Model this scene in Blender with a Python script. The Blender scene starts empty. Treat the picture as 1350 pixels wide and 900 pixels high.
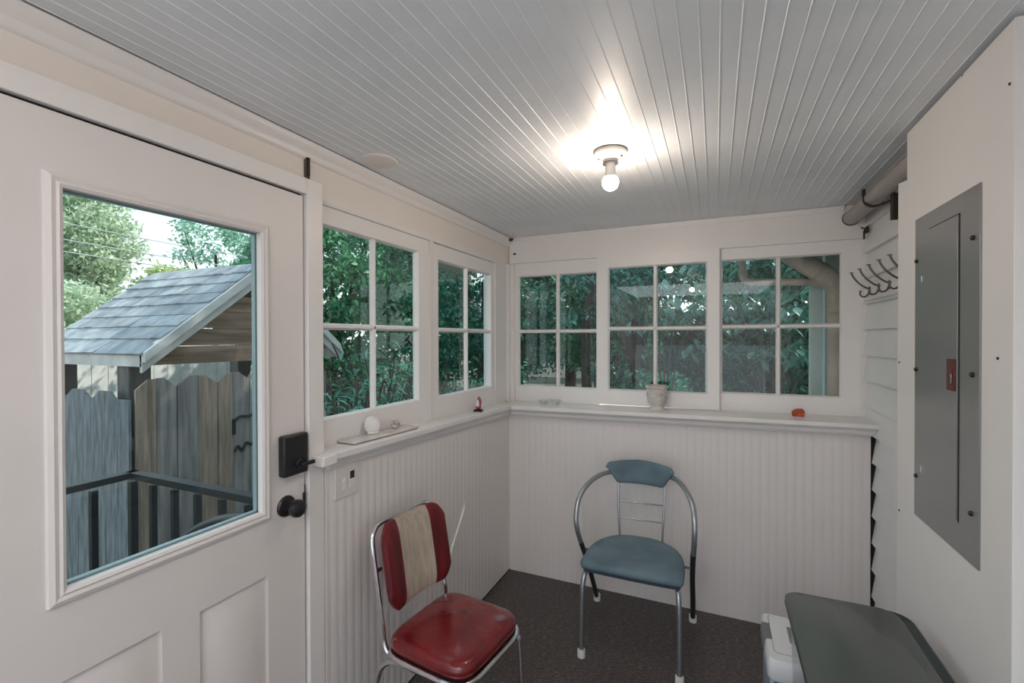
import bpy, bmesh, math, random
import numpy as np
from mathutils import Vector, Matrix
R = math.radians
PI = math.pi
random.seed(7)
sc = bpy.context.scene
COL = sc.collection

# ------------------------------------------------------------------ materials
def mat(name, color, rough=0.5, metal=0.0, spec=0.5, noise=0.0, nscale=8.0, ncol=None, bump=0.0, bscale=40.0, coat=0.0,
        stretch=None, nlow=0.35, nhigh=0.65):
    m = bpy.data.materials.new(name); m.use_nodes = True
    nt = m.node_tree; b = nt.nodes['Principled BSDF']
    b.inputs['Base Color'].default_value = (*color, 1)
    b.inputs['Roughness'].default_value = rough
    b.inputs['Metallic'].default_value = metal
    b.inputs['Specular IOR Level'].default_value = spec
    b.inputs['Coat Weight'].default_value = coat
    b.inputs['Coat Roughness'].default_value = 0.08
    if noise or bump:
        tc = nt.nodes.new('ShaderNodeTexCoord'); mp = nt.nodes.new('ShaderNodeMapping')
        nt.links.new(tc.outputs['Object'], mp.inputs[0])
        if stretch: mp.inputs['Scale'].default_value = stretch
    if noise:
        n = nt.nodes.new('ShaderNodeTexNoise'); n.inputs['Scale'].default_value = nscale; n.inputs['Detail'].default_value = 6
        nt.links.new(mp.outputs[0], n.inputs['Vector'])
        r = nt.nodes.new('ShaderNodeValToRGB'); r.color_ramp.elements[0].position = nlow; r.color_ramp.elements[1].position = nhigh
        c2 = ncol if ncol else tuple(min(1, c*(1+noise)) for c in color)
        c1 = color if ncol else tuple(c*(1-noise) for c in color)
        r.color_ramp.elements[0].color = (*c1, 1); r.color_ramp.elements[1].color = (*c2, 1)
        nt.links.new(n.outputs['Fac'], r.inputs[0]); nt.links.new(r.outputs[0], b.inputs['Base Color'])
    if bump:
        n2 = nt.nodes.new('ShaderNodeTexNoise'); n2.inputs['Scale'].default_value = bscale; n2.inputs['Detail'].default_value = 4
        nt.links.new(mp.outputs[0], n2.inputs['Vector'])
        bp = nt.nodes.new('ShaderNodeBump'); bp.inputs['Strength'].default_value = bump; bp.inputs['Distance'].default_value = 0.01
        nt.links.new(n2.outputs['Fac'], bp.inputs['Height']); nt.links.new(bp.outputs[0], b.inputs['Normal'])
    return m

def glass_mat(name, tint, refl0=0.045, gloss_rough=0.0, body=None, body_fac=0.0):
    m = bpy.data.materials.new(name); m.use_nodes = True
    nt = m.node_tree; nt.nodes.clear()
    out = nt.nodes.new('ShaderNodeOutputMaterial')
    tr = nt.nodes.new('ShaderNodeBsdfTransparent'); tr.inputs[0].default_value = (*tint, 1)
    gl = nt.nodes.new('ShaderNodeBsdfGlossy'); gl.inputs['Roughness'].default_value = gloss_rough
    lw = nt.nodes.new('ShaderNodeLayerWeight'); lw.inputs['Blend'].default_value = 0.5
    pw = nt.nodes.new('ShaderNodeMath'); pw.operation = 'POWER'; pw.inputs[1].default_value = 4.0
    ma = nt.nodes.new('ShaderNodeMath'); ma.operation = 'MULTIPLY_ADD'; ma.inputs[1].default_value = 0.8; ma.inputs[2].default_value = refl0
    nt.links.new(lw.outputs['Facing'], pw.inputs[0]); nt.links.new(pw.outputs[0], ma.inputs[0])
    mx = nt.nodes.new('ShaderNodeMixShader')
    nt.links.new(ma.outputs[0], mx.inputs[0])
    src = tr.outputs[0]
    if body:
        df = nt.nodes.new('ShaderNodeBsdfDiffuse'); df.inputs[0].default_value = (*body, 1)
        m2 = nt.nodes.new('ShaderNodeMixShader'); m2.inputs[0].default_value = body_fac
        nt.links.new(tr.outputs[0], m2.inputs[1]); nt.links.new(df.outputs[0], m2.inputs[2]); src = m2.outputs[0]
    nt.links.new(src, mx.inputs[1]); nt.links.new(gl.outputs[0], mx.inputs[2]); nt.links.new(mx.outputs[0], out.inputs[0])
    return m

def leaf_mat(name, cols, trans=0.35, rough=0.45):
    m = bpy.data.materials.new(name); m.use_nodes = True
    nt = m.node_tree; b = nt.nodes['Principled BSDF']; out = nt.nodes['Material Output']
    g = nt.nodes.new('ShaderNodeNewGeometry'); r = nt.nodes.new('ShaderNodeValToRGB')
    els = r.color_ramp.elements
    els[0].color = (*cols[0], 1); els[1].color = (*cols[-1], 1)
    for i, c in enumerate(cols[1:-1]):
        e = els.new((i+1)/(len(cols)-1)); e.color = (*c, 1)
    nt.links.new(g.outputs['Random Per Island'], r.inputs[0]); nt.links.new(r.outputs[0], b.inputs['Base Color'])
    b.inputs['Roughness'].default_value = rough
    t = nt.nodes.new('ShaderNodeBsdfTranslucent'); nt.links.new(r.outputs[0], t.inputs[0])
    mx = nt.nodes.new('ShaderNodeMixShader'); mx.inputs[0].default_value = trans
    nt.links.new(b.outputs[0], mx.inputs[1]); nt.links.new(t.outputs[0], mx.inputs[2]); nt.links.new(mx.outputs[0], out.inputs[0])
    return m

def emit_mat(name, color, strength):
    m = bpy.data.materials.new(name); m.use_nodes = True
    nt = m.node_tree; nt.nodes.clear()
    out = nt.nodes.new('ShaderNodeOutputMaterial'); e = nt.nodes.new('ShaderNodeEmission')
    e.inputs[0].default_value = (*color, 1); e.inputs[1].default_value = strength
    nt.links.new(e.outputs[0], out.inputs[0]); return m

M = {}
M['wall'] = mat('wall paint', (0.80, 0.757, 0.738), 0.42, noise=0.015, nscale=3, bump=0.05, bscale=30)
M['wallwarm'] = mat('cream wall paint', (0.82, 0.755, 0.70), 0.5, noise=0.015, nscale=3, bump=0.05, bscale=30)
M['trim'] = mat('trim paint', (0.82, 0.785, 0.768), 0.35, noise=0.015, nscale=5, bump=0.04, bscale=40)
M['sash'] = mat('sash paint', (0.83, 0.805, 0.79), 0.35, bump=0.06, bscale=45)
M['door'] = mat('door paint', (0.76, 0.715, 0.695), 0.45, noise=0.015, nscale=4, bump=0.03, bscale=60)
M['siding'] = mat('siding paint', (0.78, 0.785, 0.785), 0.4, noise=0.02, nscale=6, bump=0.08, bscale=25)
M['ceil'] = mat('ceiling paint', (0.82, 0.855, 0.89), 0.42, noise=0.03, nscale=4, bump=0.12, bscale=18, spec=0.6)
M['chase'] = mat('chase paint', (0.78, 0.765, 0.75), 0.45, noise=0.015, nscale=4, bump=0.03, bscale=40)
M['dark'] = mat('dark void', (0.012, 0.012, 0.013), 0.9)
M['crack'] = mat('crack brown', (0.10, 0.075, 0.06), 0.9)
M['black'] = mat('black hardware', (0.012, 0.012, 0.014), 0.32)
M['chrome'] = mat('chrome', (0.78, 0.78, 0.80), 0.10, metal=1.0)
M['silver'] = mat('silver tube', (0.42, 0.44, 0.46), 0.32, metal=0.85)
M['darktube'] = mat('dark tube', (0.10, 0.105, 0.115), 0.3, metal=0.7)
M['redvinyl'] = mat('red vinyl', (0.185, 0.009, 0.012), 0.24, noise=0.25, nscale=9, bump=0.55, bscale=16, coat=0.5)
M['redback'] = mat('red back vinyl', (0.135, 0.007, 0.013), 0.42, noise=0.35, nscale=30, stretch=(1, 1, .12), bump=0.2, bscale=30)
M['beige'] = mat('beige vinyl', (0.44, 0.37, 0.30), 0.6, noise=0.13, nscale=60, stretch=(1, 1, .12), bump=0.2, bscale=60)
M['blackvinyl'] = mat('black vinyl', (0.02, 0.018, 0.018), 0.4)
M['blue'] = mat('blue suede', (0.10, 0.16, 0.195), 0.75, noise=0.16, nscale=7, ncol=(0.17, 0.245, 0.285), bump=0.12, bscale=40)
M['blueunder'] = mat('blue edge', (0.03, 0.05, 0.075), 0.7)
M['rubber'] = mat('white rubber', (0.72, 0.70, 0.66), 0.6)
M['panel'] = mat('panel grey', (0.27, 0.275, 0.272), 0.28, metal=0.4, noise=0.03, nscale=4, bump=0.05, bscale=9)
M['screw'] = mat('dark screw', (0.05, 0.05, 0.055), 0.3, metal=0.8)
M['latchred'] = mat('red brown latch', (0.115, 0.022, 0.016), 0.4)
M['lid'] = mat('grey green lid', (0.085, 0.098, 0.090), 0.26, noise=0.05, nscale=3)
M['lidrim'] = mat('dark green rim', (0.032, 0.042, 0.042), 0.30)
M['tub'] = glass_mat('clear tub', (0.90, 0.92, 0.93), 0.04, 0.15, (0.5, 0.55, 0.58), 0.10)
M['binlid'] = mat('white plastic', (0.80, 0.82, 0.84), 0.4)
M['binbody'] = mat('pale blue plastic', (0.42, 0.52, 0.60), 0.35)
M['binclip'] = mat('grey clip', (0.19, 0.20, 0.21), 0.5)
M['porcelain'] = mat('porcelain', (0.80, 0.74, 0.69), 0.3, noise=0.04, nscale=20)
M['bulb'] = emit_mat('bulb glow', (1.0, 0.83, 0.68), 185.0)
M['bulbneck'] = mat('bulb neck', (0.85, 0.82, 0.78), 0.4)
M['plate'] = mat('switch plate', (0.72, 0.68, 0.65), 0.4)
M['pot'] = mat('pot glaze', (0.60, 0.56, 0.52), 0.55, noise=0.10, nscale=25, bump=0.1, bscale=50)
M['potrelief'] = mat('pot relief', (0.46, 0.42, 0.40), 0.6)
M['soil'] = mat('soil', (0.05, 0.035, 0.025), 0.95)
M['cup'] = mat('cup grey', (0.62, 0.63, 0.62), 0.5, noise=0.08, nscale=40)
M['rock'] = mat('orange rock', (0.42, 0.075, 0.022), 0.7, noise=0.3, nscale=50, bump=0.6, bscale=60)
M['shell'] = mat('white shell', (0.82, 0.78, 0.76), 0.35, noise=0.06, nscale=30)
M['shellsilver'] = mat('spiky shell', (0.55, 0.50, 0.45), 0.35, noise=0.35, nscale=90)
M['marble'] = mat('marble slab', (0.66, 0.62, 0.60), 0.25, noise=0.12, nscale=12)
M['slabedge'] = mat('slab underside', (0.14, 0.06, 0.05), 0.6)
M['figred'] = mat('figurine red', (0.55, 0.07, 0.08), 0.35, noise=0.3, nscale=80)
M['figwhite'] = mat('figurine white', (0.80, 0.80, 0.78), 0.35)
M['figpink'] = mat('figurine wing', (0.42, 0.12, 0.14), 0.4, noise=0.4, nscale=90)
M['hook'] = mat('hook metal', (0.14, 0.13, 0.12), 0.4, metal=0.7)
M['pipe'] = mat('painted pipe', (0.36, 0.33, 0.305), 0.4, noise=0.05, nscale=6)
M['iron'] = mat('rusty clamp', (0.045, 0.035, 0.03), 0.6, metal=0.4)
M['paper'] = mat('white stick', (0.85, 0.85, 0.85), 0.5)
M['glass'] = glass_mat('window glass', (0.90, 0.955, 0.94), 0.035)
M['doorglass'] = glass_mat('door glass', (0.93, 0.97, 0.965), 0.03)
M['gasket'] = mat('glass edge', (0.30, 0.40, 0.42), 0.25)
# floor: dark brown grey vinyl with short pale flecks and two paint smears
def floor_mat():
    m = bpy.data.materials.new('speckled floor'); m.use_nodes = True
    nt = m.node_tree; b = nt.nodes['Principled BSDF']; b.inputs['Roughness'].default_value = 0.5
    tc = nt.nodes.new('ShaderNodeTexCoord')
    mp = nt.nodes.new('ShaderNodeMapping'); mp.inputs['Scale'].default_value = (45, 130, 20); nt.links.new(tc.outputs['Object'], mp.inputs[0])
    n = nt.nodes.new('ShaderNodeTexNoise'); n.inputs['Scale'].default_value = 1.0; n.inputs['Detail'].default_value = 5
    n.inputs['Roughness'].default_value = .65
    nt.links.new(mp.outputs[0], n.inputs['Vector'])
    r = nt.nodes.new('ShaderNodeValToRGB'); e = r.color_ramp.elements
    e[0].position = .40; e[0].color = (0.052, 0.045, 0.043, 1); e[1].position = .74; e[1].color = (0.30, 0.265, 0.245, 1)
    k = e.new(.56); k.color = (0.098, 0.086, 0.082, 1)
    nt.links.new(n.outputs['Fac'], r.inputs[0])
    n2 = nt.nodes.new('ShaderNodeTexNoise'); n2.inputs['Scale'].default_value = 2.2; n2.inputs['Detail'].default_value = 3
    nt.links.new(tc.outputs['Object'], n2.inputs['Vector'])
    r2 = nt.nodes.new('ShaderNodeValToRGB'); r2.color_ramp.elements[0].color = (.85, .85, .87, 1); r2.color_ramp.elements[1].color = (1.12, 1.07, 1.03, 1)
    nt.links.new(n2.outputs['Fac'], r2.inputs[0])
    mx = nt.nodes.new('ShaderNodeMix'); mx.data_type = 'RGBA'; mx.blend_type = 'MULTIPLY'; mx.inputs[0].default_value = 1
    nt.links.new(r.outputs[0], mx.inputs[6]); nt.links.new(r2.outputs[0], mx.inputs[7]); nt.links.new(mx.outputs[2], b.inputs['Base Color'])
    bp = nt.nodes.new('ShaderNodeBump'); bp.inputs['Strength'].default_value = .25; bp.inputs['Distance'].default_value = .004
    nt.links.new(n.outputs['Fac'], bp.inputs['Height']); nt.links.new(bp.outputs[0], b.inputs['Normal'])
    return m
M['floor'] = floor_mat()
# outdoors
M['shingle'] = mat('shingle', (0.33, 0.35, 0.37), 0.85, noise=0.2, nscale=7, bump=0.4, bscale=120)
M['shingle2'] = mat('shingle worn', (0.43, 0.45, 0.465), 0.85, noise=0.2, nscale=9, bump=0.4, bscale=120)
M['rake'] = mat('weathered white board', (0.68, 0.65, 0.62), 0.7, noise=0.15, nscale=6, stretch=(1, .2, 1))
M['gablewood'] = mat('brown gable board', (0.36, 0.24, 0.17), 0.75, noise=0.4, nscale=5, stretch=(1, .3, 3))
M['fence'] = mat('weathered fence board', (0.29, 0.265, 0.25), 0.8, noise=0.3, nscale=6, stretch=(4, 4, .35), bump=0.3, bscale=20)
M['fencewarm'] = mat('warm fence board', (0.36, 0.27, 0.21), 0.8, noise=0.35, nscale=6, stretch=(4, 4, .35), bump=0.3, bscale=20)
M['fenceshade'] = mat('shaded fence board', (0.185, 0.205, 0.215), 0.8, noise=0.35, nscale=8, stretch=(3, 3, .5), bump=0.4, bscale=20)  # bluish darker colour carries the shade on this side of the fence
M['postgrey'] = mat('grey post', (0.16, 0.155, 0.14), 0.85, noise=0.2, nscale=8, stretch=(3, 3, .5))
M['rail'] = mat('black rail paint', (0.010, 0.016, 0.02), 0.35)
M['deck'] = mat('concrete landing', (0.22, 0.22, 0.215), 0.85, noise=0.15, nscale=12)
M['ground'] = mat('garden ground', (0.10, 0.10, 0.075), 0.95, noise=0.4, nscale=1.2, bump=0.5, bscale=8)
M['bark'] = mat('bark', (0.055, 0.045, 0.038), 0.95, noise=0.4, nscale=9, stretch=(3, 3, .5), bump=0.8, bscale=18)
M['drain'] = mat('beige drain pipe', (0.66, 0.50, 0.45), 0.6, noise=0.14, nscale=8, bump=0.15, bscale=30)
M['strap'] = mat('pipe joint', (0.55, 0.47, 0.39), 0.6)
M['whitepost'] = mat('white post paint', (0.80, 0.86, 0.88), 0.6, noise=0.06, nscale=5)
M['whitefence'] = mat('pale far fence', (0.62, 0.60, 0.57), 0.8, noise=0.1, nscale=5)
M['greywall'] = mat('grey garden wall', (0.16, 0.165, 0.165), 0.85, noise=0.3, nscale=5, bump=0.3, bscale=12)
M['pinkhouse'] = mat('pale house siding', (0.70, 0.58, 0.52), 0.8, noise=0.08, nscale=4)
M['housewall'] = mat('house exterior', (0.45, 0.46, 0.46), 0.8, noise=0.05, nscale=4)
M['roofdark'] = mat('dark roof', (0.12, 0.11, 0.11), 0.9, noise=0.2, nscale=10)
M['wire'] = mat('power cable', (0.45, 0.47, 0.48), 0.6)
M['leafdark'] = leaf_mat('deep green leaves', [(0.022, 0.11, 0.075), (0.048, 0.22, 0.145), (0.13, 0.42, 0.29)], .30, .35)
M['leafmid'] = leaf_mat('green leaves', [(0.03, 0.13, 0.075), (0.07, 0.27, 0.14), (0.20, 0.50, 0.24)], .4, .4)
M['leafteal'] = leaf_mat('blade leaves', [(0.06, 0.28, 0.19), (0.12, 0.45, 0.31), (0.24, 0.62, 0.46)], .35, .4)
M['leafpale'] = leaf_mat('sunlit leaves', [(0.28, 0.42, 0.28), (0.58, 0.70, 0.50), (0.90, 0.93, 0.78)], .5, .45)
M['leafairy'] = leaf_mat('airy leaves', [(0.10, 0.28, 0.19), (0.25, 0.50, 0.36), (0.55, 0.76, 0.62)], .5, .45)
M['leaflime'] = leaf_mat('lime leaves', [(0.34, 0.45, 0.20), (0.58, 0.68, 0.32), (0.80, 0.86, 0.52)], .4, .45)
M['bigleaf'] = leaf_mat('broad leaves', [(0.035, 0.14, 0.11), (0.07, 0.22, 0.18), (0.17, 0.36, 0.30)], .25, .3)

# ------------------------------------------------------------------ mesh builder
class MB:
    def __init__(s): s.bm = bmesh.new(); s.mats = []
    def _mi(s, m):
        if m is None: return 0
        if m not in s.mats: s.mats.append(m)
        return s.mats.index(m)
    def _poly(s, verts, faces, m=None):
        vs = [s.bm.verts.new(v) for v in verts]; i = s._mi(m)
        for f in faces:
            try:
                ff = s.bm.faces.new([vs[k] for k in f]); ff.material_index = i
            except ValueError: pass
        return vs
    def box(s, x0, x1, y0, y1, z0, z1, m=None):
        v = [(x, y, z) for z in (z0, z1) for y in (y0, y1) for x in (x0, x1)]
        s._poly(v, [(0, 2, 3, 1), (4, 5, 7, 6), (0, 1, 5, 4), (2, 6, 7, 3), (0, 4, 6, 2), (1, 3, 7, 5)], m); return s
    def prism(s, pts, fn, d0, d1, m=None):
        """polygon pts (u,v) extruded from d0 to d1; fn(u,v,d)->xyz"""
        n = len(pts)
        v = [fn(u, w, d0) for u, w in pts]+[fn(u, w, d1) for u, w in pts]
        f = [tuple(range(n))[::-1], tuple(range(n, 2*n))]+[(i, (i+1) % n, n+(i+1) % n, n+i) for i in range(n)]
        s._poly(v, f, m); return s
    def tube(s, path, r, m=None, seg=12, closed=False, cap=True):
        P = [Vector(p) for p in path]; n = len(P)
        rr = r if isinstance(r, (list, tuple)) else [r]*n
        T = []
        for i in range(n):
            a = P[(i-1) % n] if (closed or i) else P[i]; b = P[(i+1) % n] if (closed or i < n-1) else P[i]
            T.append((b-a).normalized())
        up = Vector((0, 0, 1)) if abs(T[0].z) < .9 else Vector((1, 0, 0))
        N = (up-T[0]*up.dot(T[0])).normalized(); rings = []
        i0 = s._mi(m)
        for i in range(n):
            if i:
                N = (N-T[i]*N.dot(T[i]));
                N = N.normalized() if N.length > 1e-6 else T[i].orthogonal().normalized()
            B = T[i].cross(N)
            rings.append([s.bm.verts.new(P[i]+(N*math.cos(2*PI*k/seg)+B*math.sin(2*PI*k/seg))*rr[i]) for k in range(seg)])
        m_ = n if closed else n-1
        for i in range(m_):
            a, b = rings[i], rings[(i+1) % n]
            for k in range(seg):
                f = s.bm.faces.new((a[k], a[(k+1) % seg], b[(k+1) % seg], b[k])); f.material_index = i0
        if cap and not closed:
            for rg in (rings[0], rings[-1]):
                f = s.bm.faces.new(rg); f.material_index = i0
        return s
    def lathe(s, prof, origin=(0, 0, 0), axis='z', seg=32, m=None):
        o = Vector(origin); i0 = s._mi(m); rings = []
        def pt(r, h, a):
            c, q = r*math.cos(a), r*math.sin(a)
            return o+(Vector((c, q, h)) if axis == 'z' else Vector((h, c, q)) if axis == 'x' else Vector((c, h, q)))
        for r, h in prof:
            if r < 1e-6: rings.append([s.bm.verts.new(pt(0, h, 0))])
            else: rings.append([s.bm.verts.new(pt(r, h, 2*PI*k/seg)) for k in range(seg)])
        for a, b in zip(rings, rings[1:]):
            for k in range(seg):
                va = a[k] if len(a) > 1 else a[0]; va2 = a[(k+1) % seg] if len(a) > 1 else a[0]
                vb = b[k] if len(b) > 1 else b[0]; vb2 = b[(k+1) % seg] if len(b) > 1 else b[0]
                q = []
                for v in (va, va2, vb2, vb):
                    if v not in q: q.append(v)
                if len(q) > 2:
                    f = s.bm.faces.new(q); f.material_index = i0
        return s
    def blob(s, c, rad, m=None, sub=2, jit=0.0, seed=0, rot=None):
        i0 = s._mi(m); g = bmesh.ops.create_icosphere(s.bm, subdivisions=sub, radius=1)
        rn = random.Random(seed)
        for v in g['verts']:
            p = v.co*(1+rn.uniform(-jit, jit)); p = Vector((p.x*rad[0], p.y*rad[1], p.z*rad[2]))
            if rot: p = rot @ p
            v.co = p+Vector(c)
        for f in set(f for v in g['verts'] for f in v.link_faces): f.material_index = i0
        return s
    def build(s, name, m, parent=None, loc=None, rot=None, bevel=0.0, bseg=2, sharp=38, subsurf=0):
        bm = s.bm
        bmesh.ops.recalc_face_normals(bm, faces=bm.faces)
        for e in bm.edges:
            if len(e.link_faces) == 2:
                e.smooth = e.calc_face_angle(0) < R(sharp)
        for f in bm.faces: f.smooth = True
        me = bpy.data.meshes.new(name); bm.to_mesh(me); bm.free()
        if not s.mats: s.mats = [m]
        elif s.mats[0] is not m and m is not None and m not in s.mats: pass
        for mm in s.mats: me.materials.append(mm)
        o = bpy.data.objects.new(name, me); COL.objects.link(o)
        if parent is not None:
            o.parent = parent
        if loc: o.location = loc
        if rot: o.rotation_euler = rot
        if bevel:
            b = o.modifiers.new('bevel', 'BEVEL'); b.width = bevel; b.segments = bseg; b.limit_method = 'ANGLE'; b.angle_limit = R(35)
            b.harden_normals = False
        if subsurf:
            q = o.modifiers.new('sub', 'SUBSURF'); q.levels = subsurf; q.render_levels = subsurf
        return o

def spline(pts, n=8):
    """Catmull-Rom through the points"""
    P = [Vector(p) for p in pts]; out = []
    Q = [P[0]*2-P[1]]+P+[P[-1]*2-P[-2]]
    for i in range(1, len(Q)-2):
        a, b, c, d = Q[i-1:i+3]
        for k in range(n):
            t = k/n
            out.append(.5*((2*b)+(c-a)*t+(2*a-5*b+4*c-d)*t*t+(3*b-a-3*c+d)*t**3))
    out.append(P[-1]); return out

def tag(o, label=None, cat=None, group=None, kind=None):
    if label: o['label'] = label
    if cat: o['category'] = cat
    if group: o['group'] = group
    if kind: o['kind'] = kind
    return o
def thing(name, label, cat, loc=(0, 0, 0), rz=0, group=None, kind=None):
    o = bpy.data.objects.new(name, None); COL.objects.link(o); o.empty_display_size = .1
    o.location = loc; o.rotation_euler = (0, 0, rz)
    return tag(o, label, cat, group, kind)
def rel(o, origin):
    """shift mesh data so a child built in world coordinates sits under an empty at origin"""
    o.data.transform(Matrix.Translation(-Vector(origin))); return o
def struct(o, label, cat='structure'): return tag(o, label, cat, None, 'structure')
def copy_tree(o, parent=None):
    c = o.copy(); COL.objects.link(c); c.parent = parent
    for ch in list(o.children): copy_tree(ch, c)
    return c

# ------------------------------------------------------------------ numbers of the room (metres)
PX = -1.261      # left beadboard face
LX = -1.335      # left window face plane
PY = 2.812       # back beadboard face
BY = 2.98        # back window face plane
SX = 0.715       # right siding face
CZ = 2.25        # ceiling
YB = -2.3        # rear end of the room, behind the camera

def bead_profile(u0, u1, pitch, depth=0.0035, w=0.005, phase=0.0, bead=0.006):
    """face profile of beadboard: list of (u, d) with d<=0 into the board"""
    pts = [(u0, 0.0)]; u = u0+phase
    while u < u1-0.02:
        if u > u0+.006 and bead <= 0:
            pts += [(u-w*.45, 0.0), (u-w*.2, depth*.8), (u+w*.2, depth*.8), (u+w*.45, 0)]
        elif u > u0+.006:
            pts += [(u-w/2, 0), (u, -depth), (u+w/2, -.0002), (u+w/2+bead*.5, 0.0004), (u+w/2+bead, -.0002), (u+w/2+bead+.0012, -depth*.45), (u+w/2+bead+.0028, 0)]
        u += pitch
    pts.append((u1, 0.0)); return pts

# ------------------------------------------------------------------ shell
m = MB(); m.box(-1.42, 0.80, YB, 3.06, -0.06, 0.0)
struct(m.build('floor', M['floor']), 'dark grey-brown speckled sheet vinyl porch floor', 'floor')
# pale scuffs on the floor (thin dried paint smears)
# ceiling beadboard, boards run away from the camera
pts = bead_profile(-1.40, 0.80, 0.0438, .0017, .0045, phase=1.410 % 0.0438, bead=0)
poly = [(u, CZ-d) for u, d in pts]+[(0.80, CZ+.05), (-1.40, CZ+.05)]
m = MB(); m.prism(poly, lambda u, v, d: (u, d, v), YB, 3.02)
struct(m.build('ceiling', M['ceil']), 'pale blue-grey painted beadboard ceiling', 'ceiling')
# left wall: beadboard below the sill
pts = bead_profile(1.222, PY, 0.041, .0005, .0025, phase=.02, bead=.005)
m = MB()
m.prism([(u, PX-abs(d) if d < 0 else PX) for u, d in pts]+[(PY, PX-.02), (1.222, PX-.02)], lambda u, v, d: (v, u, d), 0.0, 1.09, M['wall'])
m.box(-1.42, PX-.02, 1.222, BY+.06, 0.0, 1.10, M['wall'])
# upper band above windows and door, posts between windows
m.box(-1.42, LX, YB, BY+.06, 2.062, CZ, M['wallwarm'])
m.box(-1.42, LX-.012, 1.10, 1.225, 1.0, 2.062, M['wall'])
m.box(-1.42, LX+.004, 1.985, 2.018, 1.09, 2.062, M['wall'])
m.box(-1.42, LX+.004, 2.752, BY+.06, 1.0, 2.062, M['wall'])
m.box(-1.42, LX, YB, .335, 0, 2.062, M['wall'])
struct(m.build('wall_left', M['wallwarm']), 'white left porch wall with beadboard under the window sill', 'wall')
# back wall
pts = bead_profile(PX-.01, 0.706, 0.041, .0007, .0030, phase=.02, bead=.005)
m = MB()
m.prism([(u, PY+abs(d) if d < 0 else PY) for u, d in pts]+[(0.706, PY+.02), (PX-.01, PY+.02)], lambda u, v, d: (u, v, d), 0.0, 1.09)
m.box(-1.42, 0.68, PY+.02, 3.06, 0.0, 1.08)
m.box(-1.42, 0.80, BY, 3.06, 2.078, CZ)
m.box(0.703, 0.80, BY, 3.06, 1.08, 2.078)
m.box(-1.42, -1.30, BY, 3.06, 1.08, 2.078)
struct(m.build('wall_back', M['wall']), 'white back porch wall with beadboard under the long window sill', 'wall')
# right wall: lapped clapboards
zs = 1.057-0.133*8
m = MB(); k = 0; prof = []
z = zs
while z < CZ:
    prof += [(SX-.004, z), (SX+.016, min(z+.133, CZ))]; z += .133
poly = prof+[(0.80, CZ), (0.80, zs)]
m.prism(poly, lambda u, v, d: (u, d, v), YB, BY+.0)
struct(m.build('wall_right', M['siding']), 'white lapped clapboard wall on the right', 'wall')
m = MB(); m.box(0.708, 0.735, PY+.004, PY+.012, 0, 1.08)  # dark backing strip stands in for shade inside the gap
struct(m.build('gap_shade', M['dark']), 'dark strip standing in for the shade where the beadboard stops short of the clapboards', 'trim')
# unseen wall behind the camera; its low opening is made up for the fill light
m = MB(); m.box(-1.42, -1.268, YB-.1, YB, 0, CZ); m.box(0.70, .80, YB-.1, YB, 0, CZ); m.box(-1.268, .70, YB-.1, YB, 1.418, CZ)
struct(m.build('wall_front', M['wall']), 'white wall behind the viewer with a wide low opening added for the fill light', 'wall')
# crown strips
def crown(fn, a, b):
    mm = MB(); mm.prism([(0, 0), (.030, 0), (.030, -.010), (.022, -.022), (.012, -.034), (.012, -.050), (.006, -.058), (0, -.060)], fn, a, b); return mm
mm = crown(lambda u, v, d: (LX+u, d, CZ-.006+v), YB, BY)
struct(mm.build('trim_1', M['trim']), 'slim crown moulding along the top of the left wall', 'trim')
mm = MB(); mm.prism([(0, 0), (.020, 0), (.020, -.010), (.012, -.022), (.012, -.03), (0, -.032)], lambda u, v, d: (d, BY-u, CZ-.002+v), LX, .625)
struct(mm.build('trim_2', M['trim']), 'slim crown strip along the top of the back wall', 'trim')
# header board over the back windows
mm = MB(); mm.box(LX+.01, .745, BY-.016, BY, 2.068, CZ-.03)
struct(mm.build('trim_3', M['trim'], bevel=.002), 'flat header board above the three back windows', 'trim')
mm = MB(); mm.prism([(0, 2.046), (.006, 2.046), (.012, 2.060), (.012, 2.066), (0, 2.07)], lambda u, v, d: (LX+u, d, v), 1.22, 2.75)
struct(mm.build('trim_5', M['trim']), 'thin moulding line above the left windows', 'trim')
mm = MB(); mm.box(LX, LX+.02, BY-.055, BY, 1.10, 2.06); mm.box(LX, LX+.045, BY-.018, BY, 1.10, 2.06)
struct(mm.build('trim_6', M['trim'], bevel=.002), 'corner strip between left and back windows', 'trim')
# door casing
mm = MB()
mm.box(LX-.02, -1.262, 1.152, 1.219, 0, 2.091)
mm.box(LX-.02, -1.262, .26, 1.152, 2.036, 2.091)
mm.box(LX-.02, -1.262, .26, .331, 0, 2.036)
mm.box(LX-.02, -1.285, 1.146, 1.154, 0, 2.036); mm.box(LX-.02, -1.285, .33, 1.15, 2.031, 2.04)
struct(mm.build('trim_7', M['trim'], bevel=.003), 'white casing around the left door', 'trim')
mm = MB(); mm.box(-1.42, -1.335, .30, 1.20, 0.0, 2.06)
# (door opening itself stays open behind the slab)
mm.bm.free()
mm = MB(); mm.box(LX, LX+.010, 1.205, 1.221, 2.10, 2.232, M['crack']); mm.box(LX+.010, LX+.016, 1.209, 1.217, 2.125, 2.19, M['iron'])  # brown strip paints the dark of a wall slot, hinge piece on top
tag(mm.build('bracket', None), 'brown strip standing in for a dark slot above the door casing corner, with a small iron hinge piece', 'bracket')
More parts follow.
